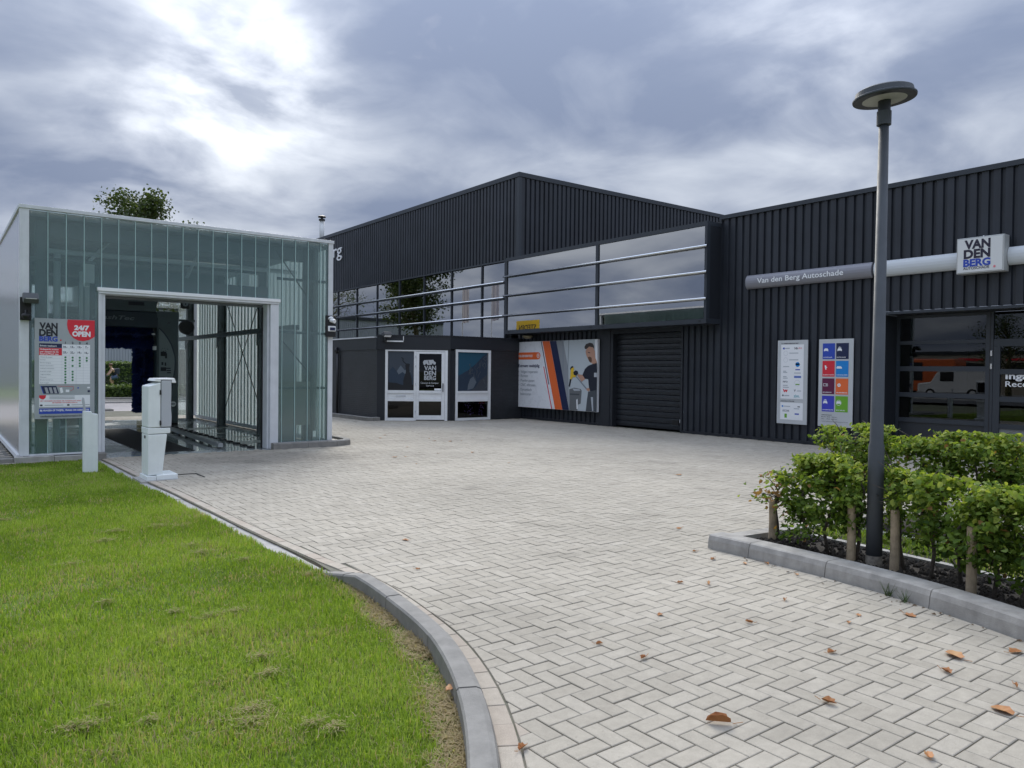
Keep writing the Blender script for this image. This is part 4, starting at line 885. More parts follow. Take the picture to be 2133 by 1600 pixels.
# ------------------------------------------------------------------ brick annex
ax = thing('annex', (12.9,21,0), 'low black painted brick annex with angled white doorway', 'building')
AP = [(10.85,48.0),(10.85,21.20),(12.75,20.0),(FX-.005,20.0)]
AH = 2.18
def brick_mat():
    M = BRICK; nt = M.node_tree; nt.nodes.clear(); N, L, nn, ma, mix, ramp, noise = nodes_of(nt)
    o = nn('ShaderNodeOutputMaterial'); b = nn('ShaderNodeBsdfPrincipled'); L.new(b.outputs[0], o.inputs[0]); p = nn('ShaderNodeNewGeometry').outputs['Position']
    s = nn('ShaderNodeSeparateXYZ'); L.new(p, s.inputs[0]); c = nn('ShaderNodeCombineXYZ'); L.new(ma('ADD', s.outputs[0], s.outputs[1]), c.inputs[0]); L.new(s.outputs[2], c.inputs[1])
    t = nn('ShaderNodeTexBrick'); L.new(c.outputs[0], t.inputs['Vector']); t.inputs['Scale'].default_value = 1.0; t.inputs['Brick Width'].default_value = .22; t.inputs['Row Height'].default_value = .0625; t.inputs['Mortar Size'].default_value = .008; t.inputs['Mortar Smooth'].default_value = .3
    t.inputs['Color1'].default_value = (.023,.026,.031,1); t.inputs['Color2'].default_value = (.030,.033,.039,1); t.inputs['Mortar'].default_value = (.016,.018,.021,1)
    L.new(mix(1.0, t.outputs[0], ramp(noise(p, 1.5, 5), [(.3,.8),(.7,1.2)]), 'MULTIPLY'), b.inputs['Base Color']); b.inputs['Roughness'].default_value = .45
    bn = nn('ShaderNodeBump'); bn.inputs['Strength'].default_value = .9; bn.inputs['Distance'].default_value = .012; L.new(ma('ADD', ma('MULTIPLY', t.outputs['Fac'], -1.0), ma('MULTIPLY', noise(p, 60, 4), .35)), bn.inputs['Height']); L.new(bn.outputs[0], b.inputs['Normal'])
brick_mat()
part('brick_wall', MB().box(10.85, 11.05, 21.2, 48, 0, AH), BRICK, ax)
dv = Vector((1.9,-1.2,0)).normalized(); dn = Vector((-1.2,-1.9,0)).normalized(); D0 = Vector((10.85,21.2,0)); DL = math.hypot(1.9,1.2)
def dface(u0, u1, z0, z1, d0, d1):                 # box on the angled face; d outwards
    a = D0 + dv*u0 + dn*d1; return MB().prism([tuple(a+Vector((0,0,z0))), tuple(D0+dv*u1+dn*d1+Vector((0,0,z0))), tuple(D0+dv*u1+dn*d0+Vector((0,0,z0))), tuple(D0+dv*u0+dn*d0+Vector((0,0,z0)))], (0,0,z1-z0))
part('corner_panel', dface(.0, .25, 0, AH, -.12, 0), CLADD, ax)
part('corner_panel', dface(2.17, DL, 0, AH, -.12, 0), CLADD, ax)
part('window_wall', MB().box(14.30, FX-.006, 20.0, 20.15, 0, AH+.04), BRICK, ax); part('corner_panel', MB().box(12.76, 12.93, 20.0, 20.15, 0, AH), CLADD, ax)
part('fascia', dface(.0, DL, AH+.002, 2.60, -.12, .02), CLADD, ax); part('fascia', MB().box(12.745, FX-.006, 19.98, 20.15, AH+.042, 2.60), CLADD, ax)
part('fascia', MB().box(10.83, 11.0, 21.21, 48, AH+.002, 2.545), CLADD, ax)
part('roof_edge', MB().box(10.80, 11.1, 21.3, 48, 2.547, 2.585), ALU, ax)
part('roof_edge', dface(-.02, DL+.01, 2.602, 2.64, -.12, .035), CLADD, ax); part('roof_edge', MB().box(12.76, FX-.006, 19.965, 20.15, 2.602, 2.64), CLADD, ax)
part('roof', MB().prism([(11.0,21.3,2.50),(12.8,20.16,2.50),(FX-.01,20.16,2.50),(FX-.01,48,2.50),(11.0,48,2.50)], (0,0,.06)), mat('bitumen',(.03,.03,.032),.9), ax)
part('gutter_pipe', MB().tube([(10.79,23.95,2.10),(10.74,24.0,2.22),(10.83,24.05,2.27)], .05, 8).tube([(10.79,23.95,.08),(10.79,23.95,2.10)], .045, 8), BLACKM, ax, smooth=True)
part('vent_dome', MB().lathe([(.22,2.56),(.22,2.62),(.14,2.68),(.02,2.70)], (12.0,26.3,0), 16), mat('flue_grey'), ax)
part('wall_box', MB().box(10.74, 10.85, 24.5, 24.7, 2.28, 2.5), WHITE, ax)
kb = thing('wall_kerb', (10.6,22.5,0), 'grey kerb stones along the foot of the brick annex', 'kerb')
for k in range(4): part('kerb_stone', MB().box(10.45,10.62,20.98+k*1.0,21.97+k*1.0,-.1,.11), CONC, kb, bevel=.012)
part('kerb_stone', MB().box(10.63,10.86,20.98,21.15,-.1,.11), CONC, kb, bevel=.012); part('infill', MB().box(10.625,10.848,21.16,24.96,-.1,.06), CONCL, kb)
# door set
ds = part('doorway', dface(.25,.33,0,2.22,-.06,.015), WHITE, ax)
for a in ((2.08,2.165,0,2.22),(1.125,1.195,0,2.135),(.332,2.078,2.14,2.22),(.332,1.123,.845,.935),(.332,1.123,.60,.675),(.332,1.123,0,.085)): part('frame', dface(*a,-.06,.014), WHITE, ds)
part('letter_panel', dface(.334,1.121,.678,.842,-.04,-.01), WHITE, ds); part('letter_slot', dface(.58,.88,.735,.785,-.01,.004), ALU, ds)
dd_ = part('door', dface(1.20,1.285,.03,2.13,-.05,.022), WHITE, ds)
for a in ((1.975,2.075,.03,2.13),(1.287,1.973,2.07,2.13),(1.287,1.973,.845,.93),(1.287,1.973,.60,.68),(1.287,1.973,.03,.165)): part('rail', dface(*a,-.05,.021), WHITE, dd_)
part('door_panel', dface(1.289,1.971,.682,.842,-.03,.0), WHITE, dd_); part('handle', dface(2.01,2.035,.90,1.16,.022,.06), BLACKM, dd_)
for z in (1.95,1.65,1.1,.25): part('hinge', dface(1.165,1.20,z,z+.06,.016,.035), ALU, dd_)
DARKG = glass_mat('dark_door_glass', (.10,.11,.12), 1.5)
part('pane', dface(1.287,1.973,.932,2.068,-.03,-.022), DARKG, dd_); part('pane', dface(1.287,1.973,.167,.598,-.03,-.022), DARKG, dd_)
part('pane', dface(.334,1.121,.937,2.138,-.03,-.022), DARKG, ds); part('pane', dface(.334,1.121,.087,.598,-.03,-.022), DARKG, ds)
part('room', MB().prism([(11.3,21.25,0),(12.9,20.3,0),(15.2,20.3,0),(15.2,23,0),(11.3,23,0)], (0,0,2.4)), ROOMD, ax)
db = Board(D0+dn*(-.0205), dv, dn)
VW = mat('window_film_white',(.52,.54,.56),.6)
for t, v, h in (('VAN',1.565,.13),('DEN',1.405,.13),('BERG',1.265,.115)): db.text('film_lettering', t, 1.44, v, h, .365, 2, .03)
db.text('film_lettering','Caravan & Camper', 1.33, 1.145, .05, .56, 2, .012); db.text('film_lettering','Service', 1.50, 1.06, .05, .24, 2, .012)
db.poly('camper_icon', [(1.41,1.76),(1.43,1.72),(1.78,1.74),(1.80,1.80),(1.74,1.84),(1.72,1.885),(1.44,1.87),(1.40,1.82)], 2); db.disc('icon_wheel', 1.50, 1.735, .03, 3); db.disc('icon_wheel', 1.70, 1.745, .03, 3)
db.poly('icon_line', [(1.55,1.86),(1.57,1.86),(1.60,1.76),(1.58,1.76)], 3)
# mountain film in the sidelight: snowy range and a dark antelope-like silhouette
db.poly('film_sky', [(.34,.94),(1.118,.94),(1.118,2.13),(.34,2.13)], 1); db.poly('film_peak', [(.34,.94),(1.118,.94),(1.118,1.30),(.95,1.62),(.84,1.55),(.72,1.70),(.60,1.52),(.48,1.66),(.34,1.50)], 2)
db.poly('film_snow', [(.84,1.55),(.95,1.62),(1.02,1.50),(.90,1.40),(.78,1.50),(.66,1.42),(.60,1.52),(.72,1.70)], 3); db.poly('film_dark', [(.34,.94),(1.118,.94),(1.118,1.12),(.90,1.06),(.6,1.16),(.34,1.18)], 4)
db.poly('film_dark', [(.80,.94),(1.08,.94),(1.06,1.30),(1.00,1.50),(.98,1.62),(1.00,1.74),(.94,1.77),(.86,1.72),(.88,1.50),(.80,1.25)], 5); db.line('film_dark', [(.90,1.74),(.82,1.80),(.78,1.86),(.80,1.90),(.74,1.95)], .03, 5)
db.rect('notice', 1.76, 1.97, .94, 1.0, 2)
db.build(ds, {'film_lettering': VW, 'camper_icon': VW, 'icon_wheel': INK, 'icon_line': INK, 'film_sky': mat('film_sky_grey',(.05,.065,.085),.5), 'film_peak': mat('film_blue_grey',(.025,.045,.075),.5), 'film_snow': mat('film_snow',(.13,.16,.19),.5), 'film_dark': mat('film_black',(.010,.012,.016),.5), 'notice': PWHITE})
# big window
wn = part('window', MB().box(12.94,13.02,19.985,20.06,0,2.22).box(14.19,14.28,19.985,20.06,0,2.22).box(13.022,14.188,19.986,20.06,2.14,2.22).box(13.022,14.188,19.986,20.06,.845,.92).box(13.022,14.188,19.986,20.06,.59,.67).box(13.022,14.188,19.986,20.06,0,.075), WHITE, ax)
part('window_panel', MB().box(13.024,14.186,20.01,20.04,.672,.843), WHITE, wn); part('pane', MB().box(13.024,14.186,20.03,20.036,.922,2.138), DARKG, wn); part('pane', MB().box(13.024,14.186,20.03,20.036,.077,.588), DARKG, wn)
wbd = Board((13.024,20.0275,0), (1,0,0), (0,-1,0))
wbd.rect('film_sky', .005, 1.155, .925, 2.135, 1)
wbd.poly('film_peak', [(.005,.925),(1.155,.925),(1.155,2.13),(.95,2.02),(.70,1.78),(.45,1.60),(.25,1.50),(.005,1.38)], 2); wbd.poly('film_slope', [(.5,.925),(1.155,.925),(1.155,1.45),(.85,1.25),(.7,1.05)], 3)
for k in range(26):
    q = random.Random(k); u = q.uniform(.35,1.1); v = q.uniform(1.0,1.4+.5*u); wbd.line('film_crag', [(u,v),(min(1.15,u+q.uniform(-.1,.1)),v+q.uniform(.05,.16)),(min(1.15,u+q.uniform(-.05,.14)),v+q.uniform(.1,.22))], q.uniform(.008,.02), 4)
wbd.poly('film_snow', [(.38,.95),(.60,1.0),(.72,1.2),(.60,1.38),(.48,1.30),(.40,1.10)], 5)
for k in range(60):
    q = random.Random(100+k); wbd.disc('film_flower', q.choice([.35,.45,.55,.9,.95])+q.uniform(-.08,.08), q.uniform(.15,.55), .012, 2, 6)
wbd.build(wn, {'film_sky': mat('film_teal',(.015,.085,.14),.5), 'film_peak': mat('film_blue_grey'), 'film_slope': mat('film_slate',(.05,.06,.075),.5), 'film_crag': mat('film_crag_grey',(.085,.10,.115),.5), 'film_snow': mat('film_snow'), 'film_flower': mat('film_violet',(.05,.025,.11),.6)})
f2 = thing('annex_floodlight', (11.0,21.05,2.5), 'black floodlight on a bracket at the annex corner', 'floodlight')
part('head', MB().prism([(10.85,20.95,2.66),(10.80,20.72,2.55),(10.82,20.68,2.62),(10.86,20.78,2.72)], (.26,.02,0)), BLACKM, f2, bevel=.008); part('lens', MB().quad((10.815,20.705,2.552),(11.055,20.725,2.552),(11.07,20.69,2.605),(10.83,20.67,2.605)), PWHITE, f2); part('bracket', MB().box(10.98,11.02,20.90,21.08,2.42,2.56), BLACKM, f2)
tl = thing('tube_light', (11.4,20.8,2.45), 'slim white tube light on the fascia over the annex door', 'lamp')
part('tube', dface(.25,.80,2.42,2.46,.022,.06), WHITE, tl); part('cable', dface(.79,.81,2.47,2.60,.022,.035), WHITE, tl)
bl = thing('bulkhead_lamp', (15.2,19.3,2.7), 'small round brass lamp under the bay by the billboard', 'lamp')
part('dome', MB().lathe([(.05,2.75),(.16,2.72),(.17,2.68),(.10,2.63),(.02,2.62)], (15.35,19.45,0), 18), mat('old_brass',(.30,.26,.16),.4,.4), bl, smooth=True)

# ------------------------------------------------------------------ billboard
bb_ = thing('billboard', (15.45,18.2,.39), 'wide white billboard with orange stripe and mechanic between annex and roller door', 'billboard')
part('panel', MB().box(15.42, 15.50, 16.24, 20.12, .39, 2.525), mat('billboard_white',(.84,.85,.87),.3,var=.02), bb_, bevel=.004)
for y in (16.6, 18.2, 19.8): part('mount', MB().box(15.501, 15.548, y-.04, y+.04, .6, 2.3), BLACKM, bb_)
B = Board((15.4185,20.18,0), (0,-1,0), (-1,0,0))
SH = dict(wall=[(2.082,2.52),(3.939,2.52),(3.935,.395),(2.721,.395)], wallL=[(2.082,2.52),(2.406,2.52),(2.66,1.662),(2.721,.395)],
 orange=[(1.405,2.52),(1.76,2.52),(2.408,.395),(2.062,.395)], navy=[(1.768,2.52),(2.082,2.52),(2.721,.395),(2.413,.395)],
 navyline=[(1.329,2.518),(1.365,2.517),(1.767,1.158),(1.73,1.158)], redline=[(1.463,1.718),(1.501,1.718),(1.924,.395),(1.882,.395)],
 pill=[(.065,2.178),(1.188,2.179),(1.271,2.158),(1.321,2.071),(1.274,1.968),(1.193,1.948),(.065,1.949)],
 rod1=[(2.393,2.52),(2.42,2.52),(2.436,1.579),(2.411,1.578)], rod2=[(2.657,2.52),(2.68,2.52),(2.655,1.662),(2.63,1.662)], door=[(3.814,2.52),(3.932,2.52),(3.936,1.809),(3.872,1.824)],
 hair=[(3.4,2.243),(3.38,2.307),(3.445,2.386),(3.608,2.427),(3.724,2.404),(3.79,2.331),(3.801,2.236),(3.749,2.284),(3.586,2.311),(3.471,2.241)],
 face=[(3.471,2.241),(3.586,2.311),(3.749,2.284),(3.832,2.172),(3.846,1.998),(3.917,1.872),(3.922,1.824),(3.782,1.777),(3.688,1.825),(3.595,1.873),(3.523,1.969),(3.45,2.082),(3.43,2.178)],
 beard=[(3.534,2.001),(3.615,2.016),(3.697,1.984),(3.711,1.872),(3.665,1.833),(3.583,1.881)], eye=[(3.543,2.152),(3.636,2.135),(3.632,2.115),(3.539,2.129)],
 shirt=[(3.735,1.793),(3.918,1.832),(3.934,1.651),(3.934,1.037),(3.658,.997),(3.61,1.036),(3.558,1.346),(3.417,1.36),(3.308,1.471),(3.411,1.649),(3.55,1.745)],
 arm=[(3.308,1.471),(3.429,1.352),(3.276,1.269),(3.179,1.357),(3.081,1.453),(3.128,1.494)], badge=[(3.809,1.54),(3.93,1.541),(3.93,1.415),(3.811,1.413)],
 trousers=[(3.658,.997),(3.934,1.045),(3.934,.4),(3.47,.399),(3.522,.77),(3.565,.979)], pocket=[(3.684,.823),(3.776,.826),(3.796,.415),(3.75,.413)], hand=[(3.469,1.056),(3.586,1.099),(3.645,1.037),(3.588,.988),(3.517,1.01)],
 tool=[(2.784,1.663),(2.881,1.712),(2.931,1.663),(2.898,1.483),(3.008,1.468),(3.009,1.403),(2.887,1.402),(2.827,1.335),(2.753,1.342)], toolblack=[(2.754,1.663),(2.795,1.72),(2.881,1.737),(2.906,1.704),(2.809,1.663),(2.78,1.605)],
 glove=[(2.897,1.549),(3.005,1.607),(3.103,1.575),(3.116,1.502),(3.032,1.444),(2.935,1.468)], nozzle=[(2.745,1.342),(2.815,1.335),(2.75,1.104),(2.695,1.119)], hose=[(3.009,1.419),(3.057,1.42),(3.516,1.074),(3.482,1.041)],
 wheels=[(2.72,1.03),(2.942,1.084),(3.232,1.051),(3.281,1.003),(3.241,.614),(3.121,.577),(3.1,.4),(2.733,.4),(2.73,.658)], wheelhi=[(2.869,1.058),(3.185,1.041),(3.233,1.002),(2.944,.986)], wheelhi2=[(3.046,.72),(3.106,.755),(3.119,.447),(3.063,.445)], wheelhi3=[(2.75,.907),(3.187,.904),(3.176,.863),(2.755,.858)])
BM = dict(wall=mat('photo_wall',(.52,.57,.59),.3), wallL=mat('photo_wall_left',(.30,.32,.34),.3), orange=ORANGE, navy=NAVY, navyline=NAVY, redline=RED, pill=ORANGE, rod1=MGREY, rod2=MGREY, door=PWHITE, hair=mat('photo_hair',(.05,.04,.035),.6), face=SKIN, beard=BROWN, eye=INK, shirt=mat('photo_shirt',(.012,.016,.03),.5), arm=SKIN, badge=LGREY, trousers=DGREY, pocket=LGREY, hand=SKIN, tool=YEL, toolblack=INK, glove=INK, nozzle=INK, hose=MGREY, wheels=mat('photo_wheels',(.15,.16,.165),.3), wheelhi=LGREY, wheelhi2=PWHITE, wheelhi3=DGREY)
LAY = dict(wall=1, wallL=2, orange=3, navy=3, navyline=2, redline=2, pill=2, rod1=3, rod2=3, door=3, hair=6, face=5, beard=6, eye=7, shirt=5, arm=6, badge=6, trousers=5, pocket=6, hand=7, tool=7, toolblack=8, glove=8, nozzle=7, hose=6, wheels=4, wheelhi=5, wheelhi2=5, wheelhi3=5)
NMS = dict(wall='photo_background', wallL='photo_shade', orange='orange_stripe', navy='navy_stripe', navyline='navy_line', redline='red_line', pill='orange_banner', rod1='rod', rod2='rod', door='photo_light', hair='print_hair', face='print_face', beard='print_beard', eye='print_eye', shirt='print_shirt', arm='print_arm', badge='print_badge', trousers='print_trousers', pocket='print_pocket', hand='print_hand', tool='print_tool', toolblack='tool_grip', glove='print_glove', nozzle='tool_nozzle', hose='tool_hose', wheels='wheel_stack', wheelhi='wheel_shine', wheelhi2='wheel_shine', wheelhi3='wheel_shade')
for k, p in SH.items(): B.poly(k, p[::-1], LAY[k])
for k, mb_ in B.m.items(): obj(NMS[k], mb_, BM[k], bb_)
B = Board((15.4185,20.18,0), (0,-1,0), (-1,0,0))
B.text('white_lettering','VELGENSERVICE', .171, 2.03, .065, .74, 3, .03); B.ring('white_ring', 1.196, 2.064, .07, .02, 3); B.disc('hub', 1.196, 2.064, .025, 3)
B.text('dark_lettering','Extreem veelzijdig', .178, 1.70, .095, 1.09, 2, .022)
for t, v, w in (('Velgen reparatie',1.51,.88),('Richten',1.375,.38),('Poedercoaten',1.225,.72),('CNC afdraaien',1.08,.78),('Dynamisch',.93,.58),('balanceren',.785,.56)):
    B.text('grey_lettering', t, .30, v, .085, w, 2, .0)
    if t != 'balanceren': B.disc('bullet', .20, v+.035, .016, 2, 8)
B.build(bb_, {'white_lettering': PWHITE, 'white_ring': PWHITE, 'hub': PWHITE, 'dark_lettering': NAVY, 'grey_lettering': MGREY, 'bullet': MGREY})

# ------------------------------------------------------------------ two boards by the hedge
ALP = mat('brushed_alu', (.60,.62,.63), .42, .3, var=.04, vs=2)
def wall_board(name, y1, y0, z0, z1, label):
    t = thing(name, (FX-.05,(y0+y1)/2,z0), label, 'sign board')
    part('panel', MB().box(FX-.045, FX-.025, y0, y1, z0, z1), ALP, t, bevel=.003)
    for z in (z0+.3, z1-.3): part('mount', MB().box(FX-.0245, FX-.001, y0+.1, y1-.1, z, z+.04), ALU, t)
    return t, Board((FX-.0465,y1,z0), (0,-1,0), (-1,0,0)), y1-y0, z1-z0
t1, b1, w1, h1 = wall_board('partner_board', 10.34, 9.58, .43, 2.33, 'silver board with a white list of partner marks, nearer the roller door')
V1 = lambda v: h1*(1-v); U1 = lambda u: w1*u
b1.rect('white_panel#a', U1(.12), U1(.875), V1(.70), V1(.052), 1); b1.rect('white_panel#b', U1(.12), U1(.875), V1(.95), V1(.745), 1)
b1.text('black_lettering','IN SAMENWERKING MET', U1(.13), V1(.043), .020, U1(.58), 2, .02); b1.text('black_lettering','AANGESLOTEN BIJ', U1(.13), V1(.733), .020, U1(.45), 2, .02)
def mk(part_, u, v, w, h): b1.rect(part_, U1(u), U1(u+w), V1(v+h), V1(v), 2)
b1.poly('blue_mark#a', [(U1(.18),V1(.105)),(U1(.24),V1(.11)),(U1(.24),V1(.085)),(U1(.19),V1(.085))], 2); mk('grey_mark',.25,.09,.16,.012)
b1.text('dark_mark','Nh', U1(.57), V1(.11), .05, None, 2, .02); b1.text('red_mark','1816', U1(.70), V1(.105), .035, None, 2, .0)
for v in (.155, .235): b1.ring('ring_mark', U1(.28), V1(v), .055, .004, 2); mk('grey_mark',.40,v-.006,.30,.010)
b1.disc('round_blue', U1(.68), V1(.29), .055, 2); mk('white_bar',.61,.277,.14,.018); mk('blue_text',.61,.345,.15,.012); mk('grey_mark',.57,.386,.22,.010); mk('blue_bar#c',.57,.425,.23,.024); b1.ring('ring_mark', U1(.68), V1(.51), .07, .004, 2); mk('green_text',.62,.52,.13,.012)
for v, w in ((.31,.20),(.365,.10),(.38,.14),(.43,.12),(.448,.16),(.535,.16),(.558,.20)): mk('grey_mark',.20,v,w,.010)
b1.text('navy_mark','FBTO', U1(.20), V1(.505), .035, None, 2, .02); b1.poly('red_mark#w', [(U1(.20),V1(.585)),(U1(.24),V1(.585)),(U1(.27),V1(.605)),(U1(.30),V1(.585)),(U1(.34),V1(.60)),(U1(.38),V1(.583)),(U1(.33),V1(.625)),(U1(.29),V1(.61)),(U1(.25),V1(.625))][::-1], 2)
b1.text('dark_mark','V', U1(.57), V1(.612), .05, None, 2, .02); mk('grey_mark',.67,.598,.14,.010); b1.text('teal_mark','zlm.', U1(.57), V1(.68), .065, None, 2, .01); mk('dark_text',.18,.652,.05,.018); mk('grey_mark',.25,.655,.17,.014)
b1.disc('round_blue', U1(.20), V1(.79), .022, 2); mk('grey_mark',.24,.785,.22,.010); b1.text('navy_mark','FOCWA', U1(.20), V1(.855), .045, .17, 2, .01, shear=.3); mk('green_bar#d',.27,.88,.08,.048); mk('dark_text',.70,.785,.08,.012); mk('grey_mark',.58,.81,.18,.010); mk('blue_text',.61,.87,.14,.016)
b1.build(t1, {'white_panel':PWHITE,'black_lettering':INK,'blue_mark':BLUE,'grey_mark':LGREY,'dark_mark':INK,'red_mark':RED,'ring_mark':LGREY,'round_blue':SKYB,'white_bar':PWHITE,'blue_text':BLUE,'blue_bar':mat('print_steel_blue',(.10,.18,.50),.5),'green_text':LIME,'navy_mark':NAVY,'teal_mark':TEAL,'dark_text':DGREY,'green_bar':LIME})
t2, b2, w2, h2 = wall_board('service_board', 9.31, 8.52, .43, 2.33, 'silver board with eight coloured service tiles beside the entrance')
V2 = lambda v: h2*(1-v); U2 = lambda u: w2*u
TILES = [('blue','AUTOSCHADE',BLUE),('black','RUITSCHADE',NAVY),('red','SCHADE & TAXATIES',RED),('sky','CARAVAN & CAMPER',SKYB),('plum','MOTORSCHADE',PLUM),('orange','VELGENSERVICE',ORANGE),('indigo','GLASREPARATIE',INDIGO),('green','SPOT REPAIR',LIME)]
for k, (n_, t_, m_) in enumerate(TILES):
    u0 = (.115,.51)[k % 2]; v0 = .048+.2*(k//2); u1, v1 = u0+.36, v0+.18
    m1 = MB(); m1.quad(*[b2.P(U2(a), V2(c), 1) for a, c in ((u0,v1),(u1,v1),(u1,v0),(u0,v0))]); obj('colour_tile', m1, m_, t2)
    b2.text('white_lettering', t_, U2(u0+.02), V2(v1-.015), .019, U2(.26 if len(t_) < 12 else .32), 2, .03)
    cu, cv = U2(u0+.10), V2(v0+.075)
    if k in (0,1,6,7):
        if k == 7: b2.ring('white_icon', cu, cv, .06, .007, 2)
        b2.poly('white_icon', [(cu-.05,cv-.03),(cu-.035,cv-.03),(cu-.035,cv-.02),(cu+.035,cv-.02),(cu+.035,cv-.03),(cu+.05,cv-.03),(cu+.05,cv+.005),(cu+.03,cv+.035),(cu-.03,cv+.035),(cu-.05,cv+.005)], 2)
        if k in (1,6): b2.disc('white_icon', cu, cv+.055, .013, 2); b2.disc('white_icon', cu-.025, cv+.05, .008, 2); b2.disc('white_icon', cu+.025, cv+.05, .008, 2)
    elif k == 2: b2.poly('white_icon', [(cu-.01,cv-.05),(cu+.015,cv-.05),(cu+.015,cv-.01),(cu+.04,cv),(cu+.01,cv+.02),(cu+.005,cv+.05),(cu-.03,cv+.04),(cu-.02,cv)], 2)
    elif k == 3: b2.poly('white_icon', [(cu-.06,cv-.025),(cu+.06,cv-.025),(cu+.06,cv),(cu+.03,cv+.025),(cu-.05,cv+.025),(cu-.065,cv)], 2)
    elif k == 4: b2.line('white_icon', [(cu-.05,cv-.025),(cu+.05,cv-.025),(cu+.05,cv+.025),(cu-.05,cv+.025),(cu-.05,cv-.025)], .008, 2); b2.disc('white_icon', cu+.02, cv, .012, 2)
    else: b2.disc('white_icon', cu, cv, .038, 2); b2.disc('orange_hub', cu, cv, .012, 3)
b2.text('black_lettering','OPENINGSTIJDEN', U2(.11), V2(.872), .016, U2(.30), 2, .02); b2.text('black_lettering','MA-VR   08:00 - 18:00 uur', U2(.11), V2(.893), .016, U2(.46), 2, .01); b2.text('black_lettering','ZAT      09:00 - 12:00 uur', U2(.11), V2(.917), .016, U2(.46), 2, .01); b2.text('black_lettering','vandenbergautoschadeherstel.nl 0113-', U2(.11), V2(.945), .016, U2(.77), 2, .0)
b2.build(t2, {'white_lettering':PWHITE,'white_icon':PWHITE,'orange_hub':ORANGE,'black_lettering':INK})

# ------------------------------------------------------------------ band sign and light box
def arc_band(y0, y1, z0, z1, depth):
    b = MB(); n = 9; pr = []
    for i in range(n+1):
        a = -math.pi/2 + math.pi*i/n; pr.append((FX-.05-depth*math.cos(a), (z0+z1)/2+(z1-z0)/2*math.sin(a)))
    return b.prism([(x,y0,z) for x,z in pr], (0,y1-y0,0))
bs = thing('band_sign', (FX-.1,9,3.57), 'long half-round grey name band fixed to the black cladding', 'sign')
part('grey_band', arc_band(8.12, 11.18, 3.57, 3.90, .10), mat('band_grey',(.27,.27,.30),.4,.2), bs)
part('white_band', arc_band(6.46, 8.07, 3.57, 3.90, .10), mat('band_white',(.62,.65,.67),.3), bs); part('white_band', arc_band(3.2, 5.612, 3.57, 3.90, .10), mat('band_white'), bs)
for y in (10.6, 9.0, 7.4, 6.7): part('bracket', MB().box(FX-.05, FX-.001, y, y+.05, 3.62, 3.85), ALU, bs)
nb = Board((FX-.1525,10.85,0), (0,-1,0), (-1,0,0)); nb.text('white_lettering','Van den Berg Autoschade', 0, 3.685, .115, 2.13, 1, .015); nb.build(bs, {'white_lettering': PWHITE})
lx = thing('light_box', (FX-.2,5.95,3.46), 'square white light box sign with stacked dark and blue name', 'sign')
part('case', MB().box(FX-.27, FX-.04, 5.62, 6.42, 3.46, 4.12), mat('case_grey',(.50,.51,.50),.4), lx, bevel=.01)
part('face', MB().box(FX-.278, FX-.271, 5.645, 6.395, 3.485, 4.095), mat('lightbox_white',(.74,.75,.74),.3), lx)
part('post', MB().box(FX-.04, FX, 5.9, 6.1, 3.6, 4.0), ALU, lx); part('nail', MB().box(FX-.15,FX-.14,6.0,6.02,4.12,4.15), PWHITE, lx)
lbx = Board((FX-.2795,6.395,3.485), (0,-1,0), (-1,0,0))
lbx.text('dark_lettering','VAN', .115, .43, .15, .44, 1, .045); lbx.text('dark_lettering','DEN', .105, .255, .15, .45, 1, .045); lbx.text('blue_lettering','BERG', .10, .105, .125, .46, 1, .045); lbx.text('dark_lettering','AUTOSCHADE', .10, .045, .047, .44, 1, .015); lbx.disc('red_dot', .625, .065, .022, 1)
lbx.build(lx, {'dark_lettering':mat('print_aubergine',(.022,.018,.04),.5),'blue_lettering':BLUE,'red_dot':mat('print_pink',(.75,.22,.25),.5)})

# ------------------------------------------------------------------ lamp post
LP = mat('lamp_paint', (.062,.070,.080), .6, var=.12, vs=5, streak=.1)
lx0, ly0 = 5.888, 3.038
lp = thing('lamp_post', (lx0,ly0,.05), 'slender grey lamp post with flat disc head in the hedge', 'lamp post')
lean = Vector((.012,-.009,0))
def lpx(z): return (lx0+lean.x*z/3.6, ly0+lean.y*z/3.6, z)
part('pole', MB().tube([lpx(.0),lpx(1.0),lpx(1.02),lpx(3.56)], [.060,.058,.050,.036], 24), LP, lp, smooth=True)
part('base_dirt', MB().tube([lpx(.06),lpx(.14)], [.0612,.0605], 24, False), mat('dried_mud',(.20,.18,.15),.9,0,.4,30), lp, smooth=True)
part('collar', MB().tube([lpx(3.50),lpx(3.605)], .053, 24), LP, lp); part('neck', MB().tube([lpx(3.60),lpx(3.70)], .046, 24), mat('lamp_neck',(.02,.022,.026),.4), lp)
Rm = Matrix.Rotation(R(-3.5), 3, Vector((math.sin(YAW),math.cos(YAW),0)))
hc = Vector(lpx(3.70))
head = part('head', MB().lathe([(.197,.0),(.230,.004),(.230,.014),(.214,.024),(.206,.062),(.185,.074),(.07,.080),(.0,.081)], hc, 48, Rm), LP, lp, smooth=False)
part('diffuser', MB().lathe([(.0,-.012),(.09,-.010),(.194,-.001),(.194,.003)], hc, 48, Rm), mat('opal_diffuser',(.40,.40,.37),.4,var=.12,vs=10), head)
part('rim', MB().lathe([(.198,-.004),(.227,-.004),(.230,.003),(.198,.003)], hc, 48, Rm), mat('lamp_rim',(.03,.033,.036),.4), head)
part('bolt', MB().tube([(lx0-.045,ly0-.045,.62),(lx0-.055,ly0-.052,.62)], .008, 8), BLACKM, lp)

